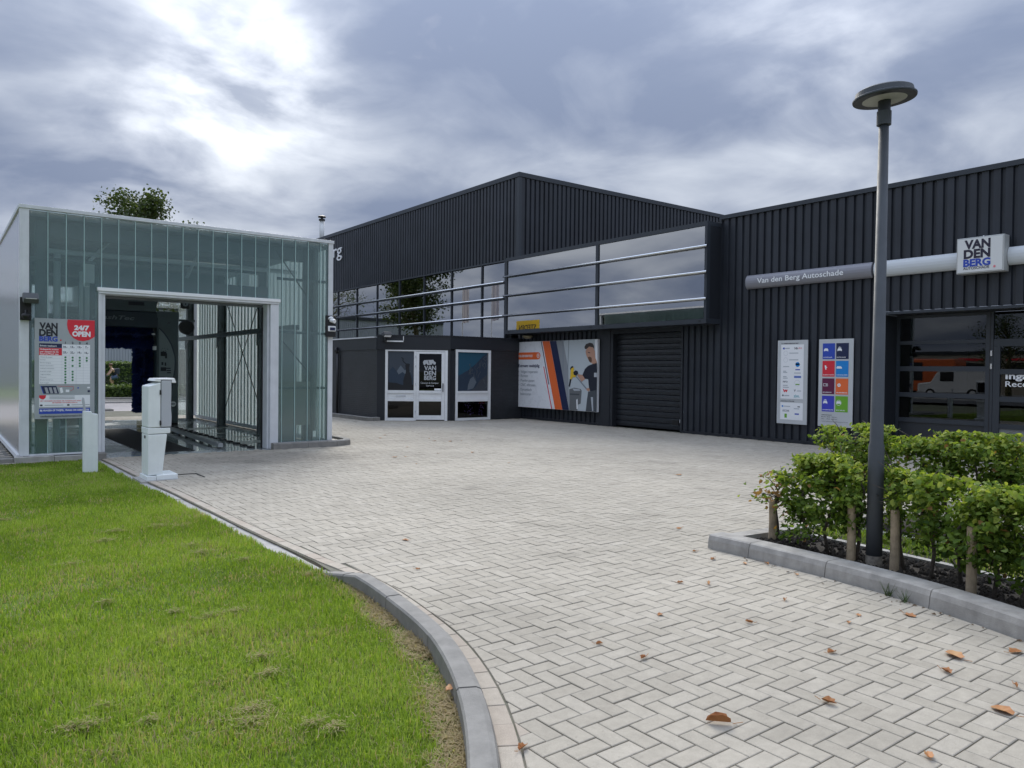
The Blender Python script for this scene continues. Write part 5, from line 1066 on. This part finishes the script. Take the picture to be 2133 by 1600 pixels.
# ------------------------------------------------------------------ hedge bed
sheet('planting_bed', [(5.55,4.30),(7.0,4.30),(8.3,4.30),(8.3,-1.5),(4.4,-1.5),(4.7,.3),(5.25,1.9),(5.5,2.7)], .055, SOIL)
pk = thing('bed_kerb', (5.45,3.0,0), 'grey bevelled concrete kerb around the front of the hedge bed', 'kerb')
pp_ = resample(catmull([Vector(p) for p in PLANT]), .06); pn_ = normals(pp_); sizes = [0]; tl_ = 0
marks = [.40, 1.13, 1.93, 2.72, 3.6, 4.6, 5.4]; d_ = 0; ci = [0]
for i in range(1, len(pp_)):
    d_ += (pp_[i]-pp_[i-1]).length
    if marks and d_ >= marks[0]: ci.append(i); marks.pop(0)
ci.append(len(pp_)-1)
for a, b in zip(ci[:-1], ci[1:]):
    if b-a < 2: continue
    m_ = MB(); prof = ((.0,-.1),(-.022,.075),(-.036,.112),(-.052,.121),(-.215,.121),(-.215,-.1)); k = len(prof)
    for i in range(a, b+1):
        t = (pp_[min(i+1,len(pp_)-1)]-pp_[max(i-1,0)]).normalized(); c = pp_[i] + (t*.003 if i == a and a else (-t*.003 if i == b else t*0))
        m_.v += [(c.x+pn_[i].x*o, c.y+pn_[i].y*o, z) for o, z in prof]
    for i in range(b-a):
        for j in range(k-1): m_.f.append((i*k+j, i*k+j+1, (i+1)*k+j+1, (i+1)*k+j))
    m_.f += [tuple(range(k-1,-1,-1)), tuple(range((b-a)*k, (b-a)*k+k))]
    part('kerb_stone', m_, BEDK, pk)
part('kerb_stone', MB().prism([(5.69,4.125,-.1),(5.69,4.325,-.1),(5.69,4.30,.10),(5.69,4.27,.118),(5.69,4.125,.118)], (.85,0,-.03)), BEDK, pk)
part('kerb_stone', MB().prism([(6.545,4.125,-.1),(6.545,4.325,-.1),(6.545,4.30,.07),(6.545,4.27,.085),(6.545,4.125,.085)], (1.0,0,-.02)), BEDK, pk)
part('kerb_stone', MB().prism([(7.55,4.125,-.1),(7.55,4.325,-.1),(7.55,4.30,.05),(7.55,4.27,.065),(7.55,4.125,.065)], (.75,0,0)), BEDK, pk)
re = thing('bed_edging', (6.3,3,0), 'thin concrete edging behind the front hedge row', 'edging')
for k in range(6): part('edging_slab', MB().prism([(6.42-.09*k,3.95-k*.8,.0),(6.49-.09*k,3.95-k*.8,.0),(6.49-.09*k,3.95-k*.8,.085),(6.42-.09*k,3.95-k*.8,.085)], (-.09,-.79,0)), CONCL, re)
ge = thing('rear_edging', (7.2,3,0), 'thin concrete edging in front of the rear hedge row', 'edging')
for k in range(6): part('edging_slab', MB().box(7.08,7.14,3.2-k*.85,4.04-k*.85,.0,.08), CONCL, ge)
# rough grass between the rows
gx, gy = rng.uniform(5.7,7.06,15000), rng.uniform(-1,4.0,15000); okm = gx > 6.50-.112*(3.95-gy)
P, F, t = blades(gx[okm], gy[okm], np.full(okm.sum(), 5.), .05, .13, .003, None); P[:,2] += .09
tag(link('grass_strip', fast_mesh('grass_strip', P, F, t), GRASS), 'rough grass strip between the two hedge rows', 'grass', kind='stuff')
# soil crumbs and litter
n = 1500; cx_ = rng.uniform(5.5,6.45,n); cy2 = rng.uniform(1.2,4.12,n); okc = cx_ > np.interp(cy2, [1,1.8,2.5,3.2,3.9,4.3], [5.05,5.35,5.55,5.66,5.7,5.7]); cx_, cy2 = cx_[okc], cy2[okc]
m_ = MB()
for x, y in zip(cx_, cy2):
    s = rnd.uniform(.008,.03); m_.lathe([(s*.4,.04),(s,.055),(s*.8,.055+s*.6),(s*.2,.058+s)], (x,y,0), 5)
tag(obj('soil_crumbs', m_, SOIL), 'dark soil crumbs scattered under the front hedge', 'soil', kind='stuff')

# leaves ------------------------------------------------------------
def leaf_cloud(name, C, N_, size, tones, material, parent=None, flat=.5, aspect=.62):
    n = len(C); U = rng.normal(0,1,(n,3)); N_ = N_ + rng.normal(0,flat,(n,3)); N_ /= np.linalg.norm(N_,axis=1)[:,None]+1e-9
    U -= N_*(U*N_).sum(1)[:,None]; U /= np.linalg.norm(U,axis=1)[:,None]+1e-9; V_ = np.cross(N_, U)
    L = (size*rng.uniform(.7,1.25,n))[:,None]; Wd = L*aspect*.5; fold = rng.uniform(.02,.25,n)[:,None]*L; curl = rng.uniform(-.25,.1,n)[:,None]*L
    P = np.zeros((n,8,3)); q = U*L
    P[:,0] = C-q*.5; P[:,7] = C+q*.5+N_*curl; P[:,1] = C-q*.22+V_*Wd*.85+N_*fold*.8; P[:,2] = C+q*.16+V_*Wd+N_*fold; P[:,3] = C-q*.22-V_*Wd*.85+N_*fold*.8; P[:,4] = C+q*.16-V_*Wd+N_*fold; P[:,5] = C-q*.2; P[:,6] = C+q*.18
    F = np.array([[0,5,1],[5,6,1],[6,2,1],[6,7,2],[0,3,5],[5,3,6],[3,4,6],[6,4,7]])
    base = np.arange(n)[:,None,None]*8; Fa = (base+F[None]).reshape(-1,3)
    off = np.array(OFF[parent.name]) if parent is not None else 0
    return link(name, fast_mesh(name, P.reshape(-1,3)-off, Fa, np.repeat(tones,8)), material, parent)
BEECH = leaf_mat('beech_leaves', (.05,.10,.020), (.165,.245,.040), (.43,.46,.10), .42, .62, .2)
BARK = mat('bark', (.085,.070,.055), .9, 0, .35, 25, .8, 60)
def shrub(x, y, h, label, group, nleaf=620, spread=.26, z0=.05, low=.22, dead=False, seed=0, thick=.30):
    q = random.Random(seed); t = thing('hedge_shrub', (x,y,z0), label, 'shrub', group); tr = MB(); C, Nn = [], []
    bend = [(x+q.uniform(-.03,.03)*k, y+q.uniform(-.03,.03)*k, z0+h*k/4*.95) for k in range(5)]; bend[0] = (x,y,z0-.03); tr.tube(bend, [.016,.014,.011,.008,.003], 7)
    for k in range(22):
        f = q.uniform(low, .97); i = min(3, int(f*4)); a = Vector(bend[i]).lerp(Vector(bend[i+1]), f*4-i); an = q.uniform(0,2*math.pi); r = spread*q.uniform(.55,1.1)*(1.0 if f < .85 else .7)
        e = a + Vector((math.cos(an)*r*thick/.26, math.sin(an)*r, q.uniform(.02,.16))); tr.tube([a, (a+e)/2+Vector((0,0,.02)), e], [.006,.004,.0015], 5)
        for j in range(int(nleaf*1.8)//22):
            s = q.uniform(.25,1.08); p = a.lerp(e, s)+Vector((q.gauss(0,.045), q.gauss(0,.045), q.gauss(0,.040)))
            if p.z > z0+h*.97: p.z = z0+h*.97-abs(q.gauss(0,.035))
            if p.x*lx0+p.y*ly0 < lx0*lx0+ly0*ly0+.3 and abs(p.x*ly0-p.y*lx0)/6.62 < .095: continue      # clear of the lamp post
            C.append(p); Nn.append((math.cos(an)*.5, math.sin(an)*.5, .75))
    part('stem', tr, BARK, t, smooth=True); C = np.array(C); Nn = np.array(Nn, float)
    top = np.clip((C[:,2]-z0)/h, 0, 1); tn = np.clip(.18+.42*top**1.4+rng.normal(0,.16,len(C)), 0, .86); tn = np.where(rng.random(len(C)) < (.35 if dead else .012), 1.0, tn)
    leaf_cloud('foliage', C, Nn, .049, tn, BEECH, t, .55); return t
ordn = ['first','second','third','fourth','fifth','sixth','seventh','eighth','ninth','tenth','eleventh','twelfth']
front = [(6.06,4.0,.62,True,170),(5.99,3.70,.84,False,950),(5.93,3.44,.86,False,950),(5.90,3.20,.82,False,800),(5.97,2.84,.80,False,620),(5.86,2.60,.80,False,600),(5.84,2.38,.80,False,620),(5.70,2.12,.78,False,900),(5.64,1.92,.80,False,800),(5.52,1.62,.8,False,700),(5.42,1.35,.8,False,600)]
for k, (x, y, h, dd, nl) in enumerate(front):
    lab = 'thin half-dried beech shrub with brown leaves at the left end of the front hedge' if dd else '%s beech shrub from the left end of the front hedge row' % ordn[k]
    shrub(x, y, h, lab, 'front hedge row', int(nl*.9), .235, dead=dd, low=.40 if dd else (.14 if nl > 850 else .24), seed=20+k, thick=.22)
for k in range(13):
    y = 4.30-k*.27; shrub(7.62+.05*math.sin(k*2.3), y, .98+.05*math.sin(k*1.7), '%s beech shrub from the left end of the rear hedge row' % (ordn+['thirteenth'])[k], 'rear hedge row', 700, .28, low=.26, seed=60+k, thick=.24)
WOOD = mat('weathered_stake', (.42,.33,.22), .85, 0, .3, 12, .6, 50, streak=.3)
for (x, y, h, l) in ((6.02,4.04,.42,'short round wooden stake at the left end of the hedge'),(5.84,3.20,.53,'dark weathered wooden stake left of the lamp post'),(5.83,2.85,.53,'pale wooden stake just right of the lamp post'),(5.63,2.23,.53,'cracked wooden stake farthest right in the front hedge')):
    st = thing('wooden_stake', (x,y,.05), l, 'stake', 'hedge stakes'); part('shaft', MB().tube([(x,y,.0),(x+.006,y,h*.5),(x,y,h-.008),(x,y,h)], [.034,.033,.031,.026], 14), WOOD, st, smooth=False)
wr = tag(obj('white_rubble', MB().lathe([(.01,.05),(.035,.06),(.04,.08),(.02,.10)], (5.60,2.70,0), 6), PWHITE), 'small white lump of rubble in the bed below the hedge', 'rubble')

# fallen leaves ------------------------------------------------------
DRY = leaf_mat('dry_leaf', (.24,.085,.030), (.44,.19,.065), (.52,.32,.13), .12, .6)
LV = [(1.988,3.082,.075,'ochre lobed leaf lying on the lawn against the curved kerb',.0),(2.998,5.146,.04,'small orange leaf on the pavers beyond the kerb bend',.3),(5.266,4.297,.05,'brown leaf beside the left tip of the bed kerb',.3),(5.175,4.032,.06,'tan leaf on pavers just below the bed kerb corner',.3),(5.277,3.788,.05,'orange leaf touching the first kerb joint of the bed',.2),(5.414,3.675,.045,'dark leaf against the foot of the bed kerb',.5),
 (4.394,3.715,.05,'small tan leaf in the middle of the pavers',.3),(4.533,3.571,.065,'yellow and brown upright curled leaf in mid paving',.7),(5.321,3.347,.04,'tiny orange leaf near the second bed kerb stone',.2),(4.643,3.008,.05,'brown curled leaf between yellow leaf and kerb',.6),(3.703,3.292,.05,'orange leaf in centre foreground paving',.2),(4.045,2.868,.05,'dark brown leaf in centre foreground paving',.5),
 (4.749,2.544,.045,'small tan leaf left of the big flat kerb leaf',.2),(4.561,2.504,.04,'small reddish leaf below its tan neighbour',.3),(5.025,2.35,.09,'flat orange lobed leaf near the bed kerb',.1),(3.019,3.136,.045,'brown leaf alone on the left of the paving',.5),(3.068,2.842,.05,'dark orange leaf in lower centre left paving',.5),(3.985,2.285,.06,'tan leaf crossing a joint in lower paving',.4),
 (4.496,1.86,.12,'largest orange lobed leaf on the right foreground pavers',.25),(4.218,1.778,.07,'narrow curled leaf under the largest orange leaf',.5),(4.846,1.682,.09,'orange leaf at the right picture edge by the kerb',.2),(3.367,1.941,.07,'folded pale brown leaf in lower middle paving',.4),(2.769,2.112,.11,'long rolled brown leaf in the lower centre foreground',.8),(3.939,1.417,.11,'broad orange leaf at the lower right',.2),(3.227,1.422,.06,'small brown leaf at the bottom edge',.3),(1.924,2.442,.06,'rust red leaf on the border stones by the kerb',.5),(4.306,1.491,.05,'thin twig-like rolled leaf near the right edge',.9)]
def leaf(x, y, s, label, curl, seed):
    q = random.Random(seed); n = 14; P = [(0,0)]; m_ = MB(); a0 = q.uniform(0,6.28); ring = []
    for k in range(n):
        a = 2*math.pi*k/n; r = s*.46*(1.0+(.16 if k % 2 else -.12)*(1-curl))*q.uniform(.88,1.12)
        u, v = r*math.cos(a), r*math.sin(a)*(.72-.40*max(0,curl-.4)); lift = curl*(abs(v)*1.6+abs(v)**2*4)+q.uniform(0,.006)+.12*abs(u)*curl; v *= (1-.45*curl)
        ring.append((x+u*math.cos(a0)-v*math.sin(a0), y+u*math.sin(a0)+v*math.cos(a0), .004+lift))
    z = .012 if curl > .5 else .006
    m_.v = [(x,y,z)] + ring; m_.f = [(0,1+k,1+(k+1)%n) for k in range(n)]
    a = Vector((math.cos(a0),math.sin(a0),0)); p0 = Vector((x,y,.006)); m_.tube([p0+a*s*.55, p0+a*s*.95+Vector((0,0,.01))], .0016, 4)
    o = obj('fallen_leaf', m_, DRY, None, (x,y,0)); at = o.data.attributes.new('tone','FLOAT','POINT'); at.data.foreach_set('value', [min(.9,max(0,q.gauss(.45,.15))) for _ in m_.v])
    sm = o.modifiers.new('thick','SOLIDIFY'); sm.thickness = .0008
    return tag(o, label, 'leaf', 'fallen leaves')
for k, (x, y, s, l, c) in enumerate(LV):
    o = leaf(x, y, s, l, c, 300+k)
    if k == 0: o.location.z = .02
FARL = [(7.51,12.19),(6.73,12.01),(6.53,12.04),(6.36,10.99),(8.54,16.25),(8.09,15.61),(8.98,14.96),(8.78,14.38),(9.02,14.11),(9.29,14.09),(7.59,13.49),(8.16,11.99),(7.74,10.29),(5.92,5.03),(9.04,7.7),(13.74,12.22),(3.42,6.1)]
for k, (x, y) in enumerate(FARL): leaf(x, y, .045+.025*(k % 3), 'small dark leaf scrap on the paving far from the camera', .15, 500+k)['group'] = 'leaf scraps on the far paving'
lm = MB()
for k in range(90):                              # crumbs of leaf and soil swept against the kerb
    t = rnd.uniform(0,1); j = int(6+t*(len(pp_)-30)); c, nr = pp_[j], pn_[j]; o_ = abs(rnd.gauss(0,.05))+.01; x, y = c.x+nr.x*o_, c.y+nr.y*o_; s = rnd.uniform(.006,.022); a = rnd.uniform(0,6.28)
    if rnd.random() > .25+.75*math.exp(-((y-2.55)/.35)**2): continue
    lm.quad((x+s*math.cos(a),y+s*math.sin(a),.004), (x-s*math.sin(a)*.5,y+s*math.cos(a)*.5,.006+s*.3), (x-s*math.cos(a),y-s*math.sin(a),.004), (x+s*math.sin(a)*.5,y-s*math.cos(a)*.5,.005))
tag(obj('leaf_litter', lm, mat('litter_brown',(.12,.075,.04),.9,0,.5,90)), 'brown leaf crumbs gathered along the foot of the bed kerb', 'litter', kind='stuff')
# weeds at the foot of the bed kerb
for (x, y, h, l) in ((5.355,2.66,.13,'wispy weed tuft at the bed kerb foot, left one'),(5.31,2.52,.11,'wispy weed tuft at the bed kerb foot, right one')):
    m_ = MB(); q = random.Random(int(x*1000))
    for k in range(26):
        a = q.uniform(0,6.28); e = Vector((x+math.cos(a)*.05*q.random()*2, y+math.sin(a)*.05*q.random()*2, h*q.uniform(.4,1))); s0 = Vector((x+q.gauss(0,.012),y+q.gauss(0,.012),0)); w = Vector((-math.sin(a),math.cos(a),0))*.003
        m_.quad(s0-w, s0+w, e)
    o = obj('weed', m_, mat('weed_green',(.07,.11,.03),.7), None, (x,y,0)); tag(o, l, 'weed', 'weeds along the bed kerb')

# ------------------------------------------------------------------ beyond the hall
TREEL = leaf_mat('tree_leaves', (.030,.050,.014), (.060,.090,.022), (.12,.15,.035), .3, .5)
def tree(x, y, h, crown_r, label, nl=5200, trunk=.17, seed=1, low=.35, group='street trees'):
    q = random.Random(seed); t = thing('street_tree', (x,y,0), label, 'tree', group); tr = MB()
    pts = [(x+q.uniform(-.08,.08)*k, y+q.uniform(-.08,.08)*k, h*.8*k/5) for k in range(6)]; pts[0] = (x,y,-.1); tr.tube(pts, [trunk*1.25,trunk,trunk*.85,trunk*.6,trunk*.35,.03], 10); C = []
    tips = []
    for k in range(34):
        f = q.uniform(low, .98); i = min(4, int(f*5)); a = Vector(pts[i]).lerp(Vector(pts[i+1]), f*5-i); an = q.uniform(0,6.28); rr = crown_r*q.uniform(.5,1.05)*math.sin(math.pi*min(1,max(.12,(f-low)/(1-low)*.8+.16)))
        e = a+Vector((math.cos(an)*rr, math.sin(an)*rr, h*q.uniform(.04,.20))); tr.tube([a,(a+e)/2+Vector((0,0,.15)),e], [trunk*.3,trunk*.18,.012], 6)
        for j in range(4): tips.append(a.lerp(e, q.uniform(.45,1.0))+Vector((q.gauss(0,.3),q.gauss(0,.3),q.gauss(0,.3))))
    part('trunk', tr, mat('mossy_bark',(.13,.12,.055),.9,0,.35,6,.8,25), t, smooth=True)
    for k in range(nl):
        c = q.choice(tips); C.append(c+Vector((q.gauss(0,.27),q.gauss(0,.27),q.gauss(0,.25))))
    C = np.array(C); N_ = np.tile([0,0,.6],(nl,1)).astype(float); leaf_cloud('crown', C, N_, .15, np.clip(rng.normal(.42,.2,nl),0,.85), TREEL, t, .8); return t
tree(8.05,40.3,10.9,2.5,'leafy street tree whose top rises above the car wash roof', 15000, .19, 8, .42)
for k, (x, y, h, r_) in enumerate(((-24,50,5.5,2.4),(-30,36,6,2.8),(-40,26,7.5,3.2),(-44,14,7,3.0),(0,72,13,4.5),(10,76,13,4.5),(-10,74,12,4.5))):
    tree(x, y, h, r_, 'dark tree reflected in the windows, %s in the row' % ordn[k], 2200, .2, 30+k, .28, 'trees beyond the frame reflected in glass')
HEDGEL = leaf_mat('far_hedge_leaves', (.035,.065,.014), (.085,.135,.028), (.18,.24,.06), .25, .5)
def far_hedge(name, x0, x1, y0, y1, h, label, n, z0=0):
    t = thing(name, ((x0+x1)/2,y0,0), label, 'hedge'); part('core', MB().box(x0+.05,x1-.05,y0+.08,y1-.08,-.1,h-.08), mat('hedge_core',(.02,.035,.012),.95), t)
    C = np.stack([rng.uniform(x0,x1,n), y0+np.abs(rng.normal(0,.06,n))*np.where(rng.random(n)<.6,1,8), rng.uniform(.02,h,n)],1); top = rng.random(n) < .4; C[top,1] = rng.uniform(y0,y1,top.sum()); C[top,2] = h+rng.normal(0,.05,top.sum())
    N_ = np.where(top[:,None], np.array([[0,-.2,1.]]), np.array([[0,-1.,.4]])); leaf_cloud('foliage', C, N_, .13, np.clip(rng.normal(.45,.2,n)+.2*top,0,.85), HEDGEL, t, .6); return t
far_hedge('low_hedge', 3, 13, 43.5, 44.6, .54, 'low clipped hedge across the road behind the wash', 5000)
far_hedge('tall_hedge', 5, 18, 58, 60, 1.85, 'tall green hedge in front of the grey shed', 9000)
shed = thing('grey_shed', (10,66,0), 'pale grey corrugated shed wall behind the far hedge', 'building')
cs = corrugate_x(66, -10, 30, 0, 6.2)
part('wall', cs, mat('shed_cladding',(.40,.42,.46),.5), shed); part('body', MB().box(-10,30,66.1,80,0,6.1), mat('shed_grey',(.3,.31,.33),.6), shed); part('roof_trim', MB().box(-10,30,65.9,66.09,6.2,6.5), FRAME, shed)
# cyclist
bk = thing('bicycle', (9.0,52,0), 'dark bicycle ridden along the hedge far behind the wash', 'bicycle')
bx_, by_ = 8.75, 52.0
for xx in (bx_-.52, bx_+.52):
    w = part('wheel', MB().tube([(xx+.34*math.cos(a),by_,.36+.34*math.sin(a)) for a in np.linspace(0,6.283,25)], .02, 6, False), BLACKM, bk); part('hub', MB().tube([(xx,by_-.04,.36),(xx,by_+.04,.36)], .03, 8), GALV, w)
part('frame', MB().tube([(bx_+.52,by_,.36),(bx_+.08,by_,.32),(bx_+.20,by_,.88)], .02, 6).tube([(bx_+.08,by_,.32),(bx_-.36,by_,.82),(bx_+.17,by_,.78)], .02, 6).tube([(bx_-.52,by_,.36),(bx_-.36,by_,.98)], .02, 6), BLACKM, bk)
part('saddle', MB().box(bx_+.08,bx_+.34,by_-.07,by_+.07,.88,.94), BLACKM, bk, bevel=.02); part('handlebar', MB().tube([(bx_-.30,by_-.26,1.02),(bx_-.38,by_,1.0),(bx_-.30,by_+.26,1.02)], .018, 6), GALV, bk)
def skin_mesh(name, pts, edges, rad, m, parent, base):
    me = bpy.data.meshes.new(name); off = OFF[parent.name] if parent is not None else Vector(base); me.from_pydata([tuple(Vector(p)-off) for p in pts], edges, []); o = link(name, me, m, parent, base)
    md = o.modifiers.new('skin','SKIN'); sv = me.skin_vertices[0].data if me.skin_vertices else None
    if sv is None:
        bpy.context.view_layer.objects.active = o; sv = me.skin_vertices[0].data
    for i, r_ in enumerate(rad): sv[i].radius = (r_, r_)
    sv[0].use_root = True; o.modifiers.new('sub','SUBSURF').levels = 1; return o
PSK = mat('skin_tone',(.50,.30,.21),.6); X, Y = bx_, by_
pts = [(X+.20,Y,.98),(X+.10,Y,1.18),(X-.02,Y,1.38),(X-.10,Y,1.48),(X-.15,Y,1.60),(X-.16,Y,1.70),(X-.08,Y-.19,1.40),(X-.20,Y-.23,1.20),(X-.32,Y-.24,1.05),(X-.08,Y+.19,1.40),(X-.20,Y+.23,1.20),(X-.32,Y+.24,1.05),(X+.16,Y-.10,.94),(X-.18,Y-.11,.80),(X+.0,Y-.11,.38),(X-.12,Y-.11,.30),(X+.16,Y+.10,.94),(X-.14,Y+.11,.92),(X+.04,Y+.11,.60),(X-.06,Y+.11,.52)]
edges = [(0,1),(1,2),(2,3),(3,4),(4,5),(2,6),(6,7),(7,8),(2,9),(9,10),(10,11),(0,12),(12,13),(13,14),(14,15),(0,16),(16,17),(17,18),(18,19)]
rad = [.15,.14,.15,.06,.09,.085,.06,.05,.04,.06,.05,.04,.09,.07,.05,.04,.09,.07,.05,.04]
person = skin_mesh('person', pts, edges, rad, PSK, None, (X,Y,.3)); tag(person, 'cyclist in dark top and denim shorts riding past the far hedge', 'person')
part('dark_top', MB().lathe([(.155,0),(.17,.12),(.175,.28),(.19,.40),(.12,.48)], (X+.17,Y,1.0), 14, Matrix.Rotation(-.48,3,'Y')), mat('dark_cloth',(.015,.018,.028),.8), person, smooth=True)
part('shorts', MB().tube([(X+.20,Y-.10,.98),(X-.12,Y-.11,.83)], [.14,.10], 10).tube([(X+.20,Y+.10,.98),(X-.08,Y+.11,.93)], [.14,.10], 10), mat('denim',(.07,.11,.18),.8), person, smooth=True)
part('hair', MB().lathe([(.10,-.02),(.115,.05),(.09,.10),(.02,.125)], (X-.14,Y,1.66), 12), BROWN, person, smooth=True)
part('backpack', MB().box(X+.14,X+.34,Y-.15,Y+.15,1.10,1.48), mat('pack_cloth',(.05,.06,.08),.8), person, bevel=.05)
mbx = tag(obj('concrete_slab', MB().box(3.9,5.1,30.2,31.0,-.01,.05), CONC), 'small grey slab lying on the paving behind the wash', 'slab')

# ------------------------------------------------------------------ what the windows reflect
def flag(x, y, label):
    t = thing('banner_flag', (x,y,0), label, 'flag', 'banner flags beyond the wash'); part('pole', MB().tube([(x,y,0),(x,y,7.0)], .04, 8), WHITE, t)
    b = MB(); n = 10
    for i in range(n+1): b.v += [(x+.05*math.sin(i*1.1)+.02*i, y-.04-.09*i, 4.6), (x+.05*math.sin(i*1.1+.4)+.02*i, y-.04-.09*i, 6.9)]
    b.f = [(2*i,2*i+1,2*i+3,2*i+2) for i in range(n)]; o = part('cloth', b, mat('flag_cloth',(.55,.52,.56),.8), t); md = o.modifiers.new('thick','SOLIDIFY'); md.thickness = .004
flag(4.2,41.3-.4,'white banner flag mirrored in the strip windows, left one'); flag(4.2,38.1-.4,'white banner flag mirrored in the strip windows, right one')
sg = thing('yellow_sign', (2.8,34.6,0), 'yellow name board mirrored in the lower left of the glazed bay', 'sign')
part('board', MB().box(2.78,2.82,33.5,35.6,3.75,4.5), YEL, sg); 
for y in (33.8,35.3): part('post', MB().box(2.74,2.779,y-.04,y+.04,0,4.4), GALV, sg)
sb = Board((2.8215,33.75,3.97),(0,1,0),(1,0,0)); sb.text('black_lettering','STEDIN', 0,0,.28,1.6,1,.02); sb.build(sg,{'black_lettering':INK})
def far_building(x0,x1,y0,y1,h,label,m,band):
    t = thing('industrial_unit', ((x0+x1)/2,y0,0), label, 'building','industrial units across the road'); part('wall', MB().box(x0,x1,y0,y1,-.1,h), m, t); part('roof_trim', MB().box(x0-.1,x1+.1,y0-.1,y1+.1,h,h+.3), FRAME, t)
    k = y0+1.5
    while k < y1-3: part('window', MB().box(x1,x1+.06,k,k+2.2,1.2,2.8), BLACKM, t); part('band', MB().box(x1,x1+.04,k,k+2.2,3.0,3.2), band, t); k += 4
far_building(-62,-48,-20,18,3.6,'long low grey industrial unit reflected in the entrance glass',mat('unit_grey',(.22,.23,.24),.7),PWHITE)
far_building(-58,-44,24,40,3.6,'short beige industrial unit reflected in the entrance glass',mat('unit_beige',(.33,.30,.25),.7),RED)
def van(x,y,c,label,h=2.1,L=4.6):
    t = thing('parked_van', (x,y,0), label, 'van','vehicles parked across the road'); body = [(x,y,.35),(x,y+L,.35),(x,y+L,1.0),(x,y+L-.9,1.15),(x,y+L-1.5,h),(x,y+.15,h),(x,y,h-.3)]
    part('body', MB().prism(body,(1.9,0,0)), c, t, bevel=.08); part('windscreen', MB().quad((x+.15,y+L-.93,1.19),(x+1.75,y+L-.93,1.19),(x+1.7,y+L-1.45,h-.1),(x+.2,y+L-1.45,h-.1)), BLACKM, t); part('side_window', MB().box(x+1.9,x+1.912,y+L-2.5,y+L-1.55,1.2,h-.25), BLACKM, t)
    for yy in (y+.9,y+L-.9):
        for xx in (x+.1,x+1.72): w = part('wheel', MB().tube([(xx,yy,.34),(xx+.2,yy,.34)], .34, 16), BLACKM, t); part('rim', MB().tube([(xx-.01,yy,.34),(xx+.21,yy,.34)], .2, 12), ALU, w)
    for yy in (y+L+.003,): part('headlight', MB().box(x+.1,x+.45,yy-.01,yy+.01,.7,.9), PWHITE, t); part('headlight', MB().box(x+1.45,x+1.8,yy-.01,yy+.01,.7,.9), PWHITE, t)
VW_ = mat('van_white',(.72,.73,.74),.25)
van(-27,22.0,VW_,'white van mirrored in the entrance glass, nearer one'); van(-30,14.5,VW_,'white car mirrored in the entrance glass, farther one',1.6,4.3)
van(-33,26.5,mat('van_orange',(.65,.14,.04),.35),'orange truck mirrored in the entrance glass',2.9,5.0); van(-34,8.0,mat('van_red',(.5,.03,.03),.35),'red van mirrored in the entrance glass',2.2,4.8)
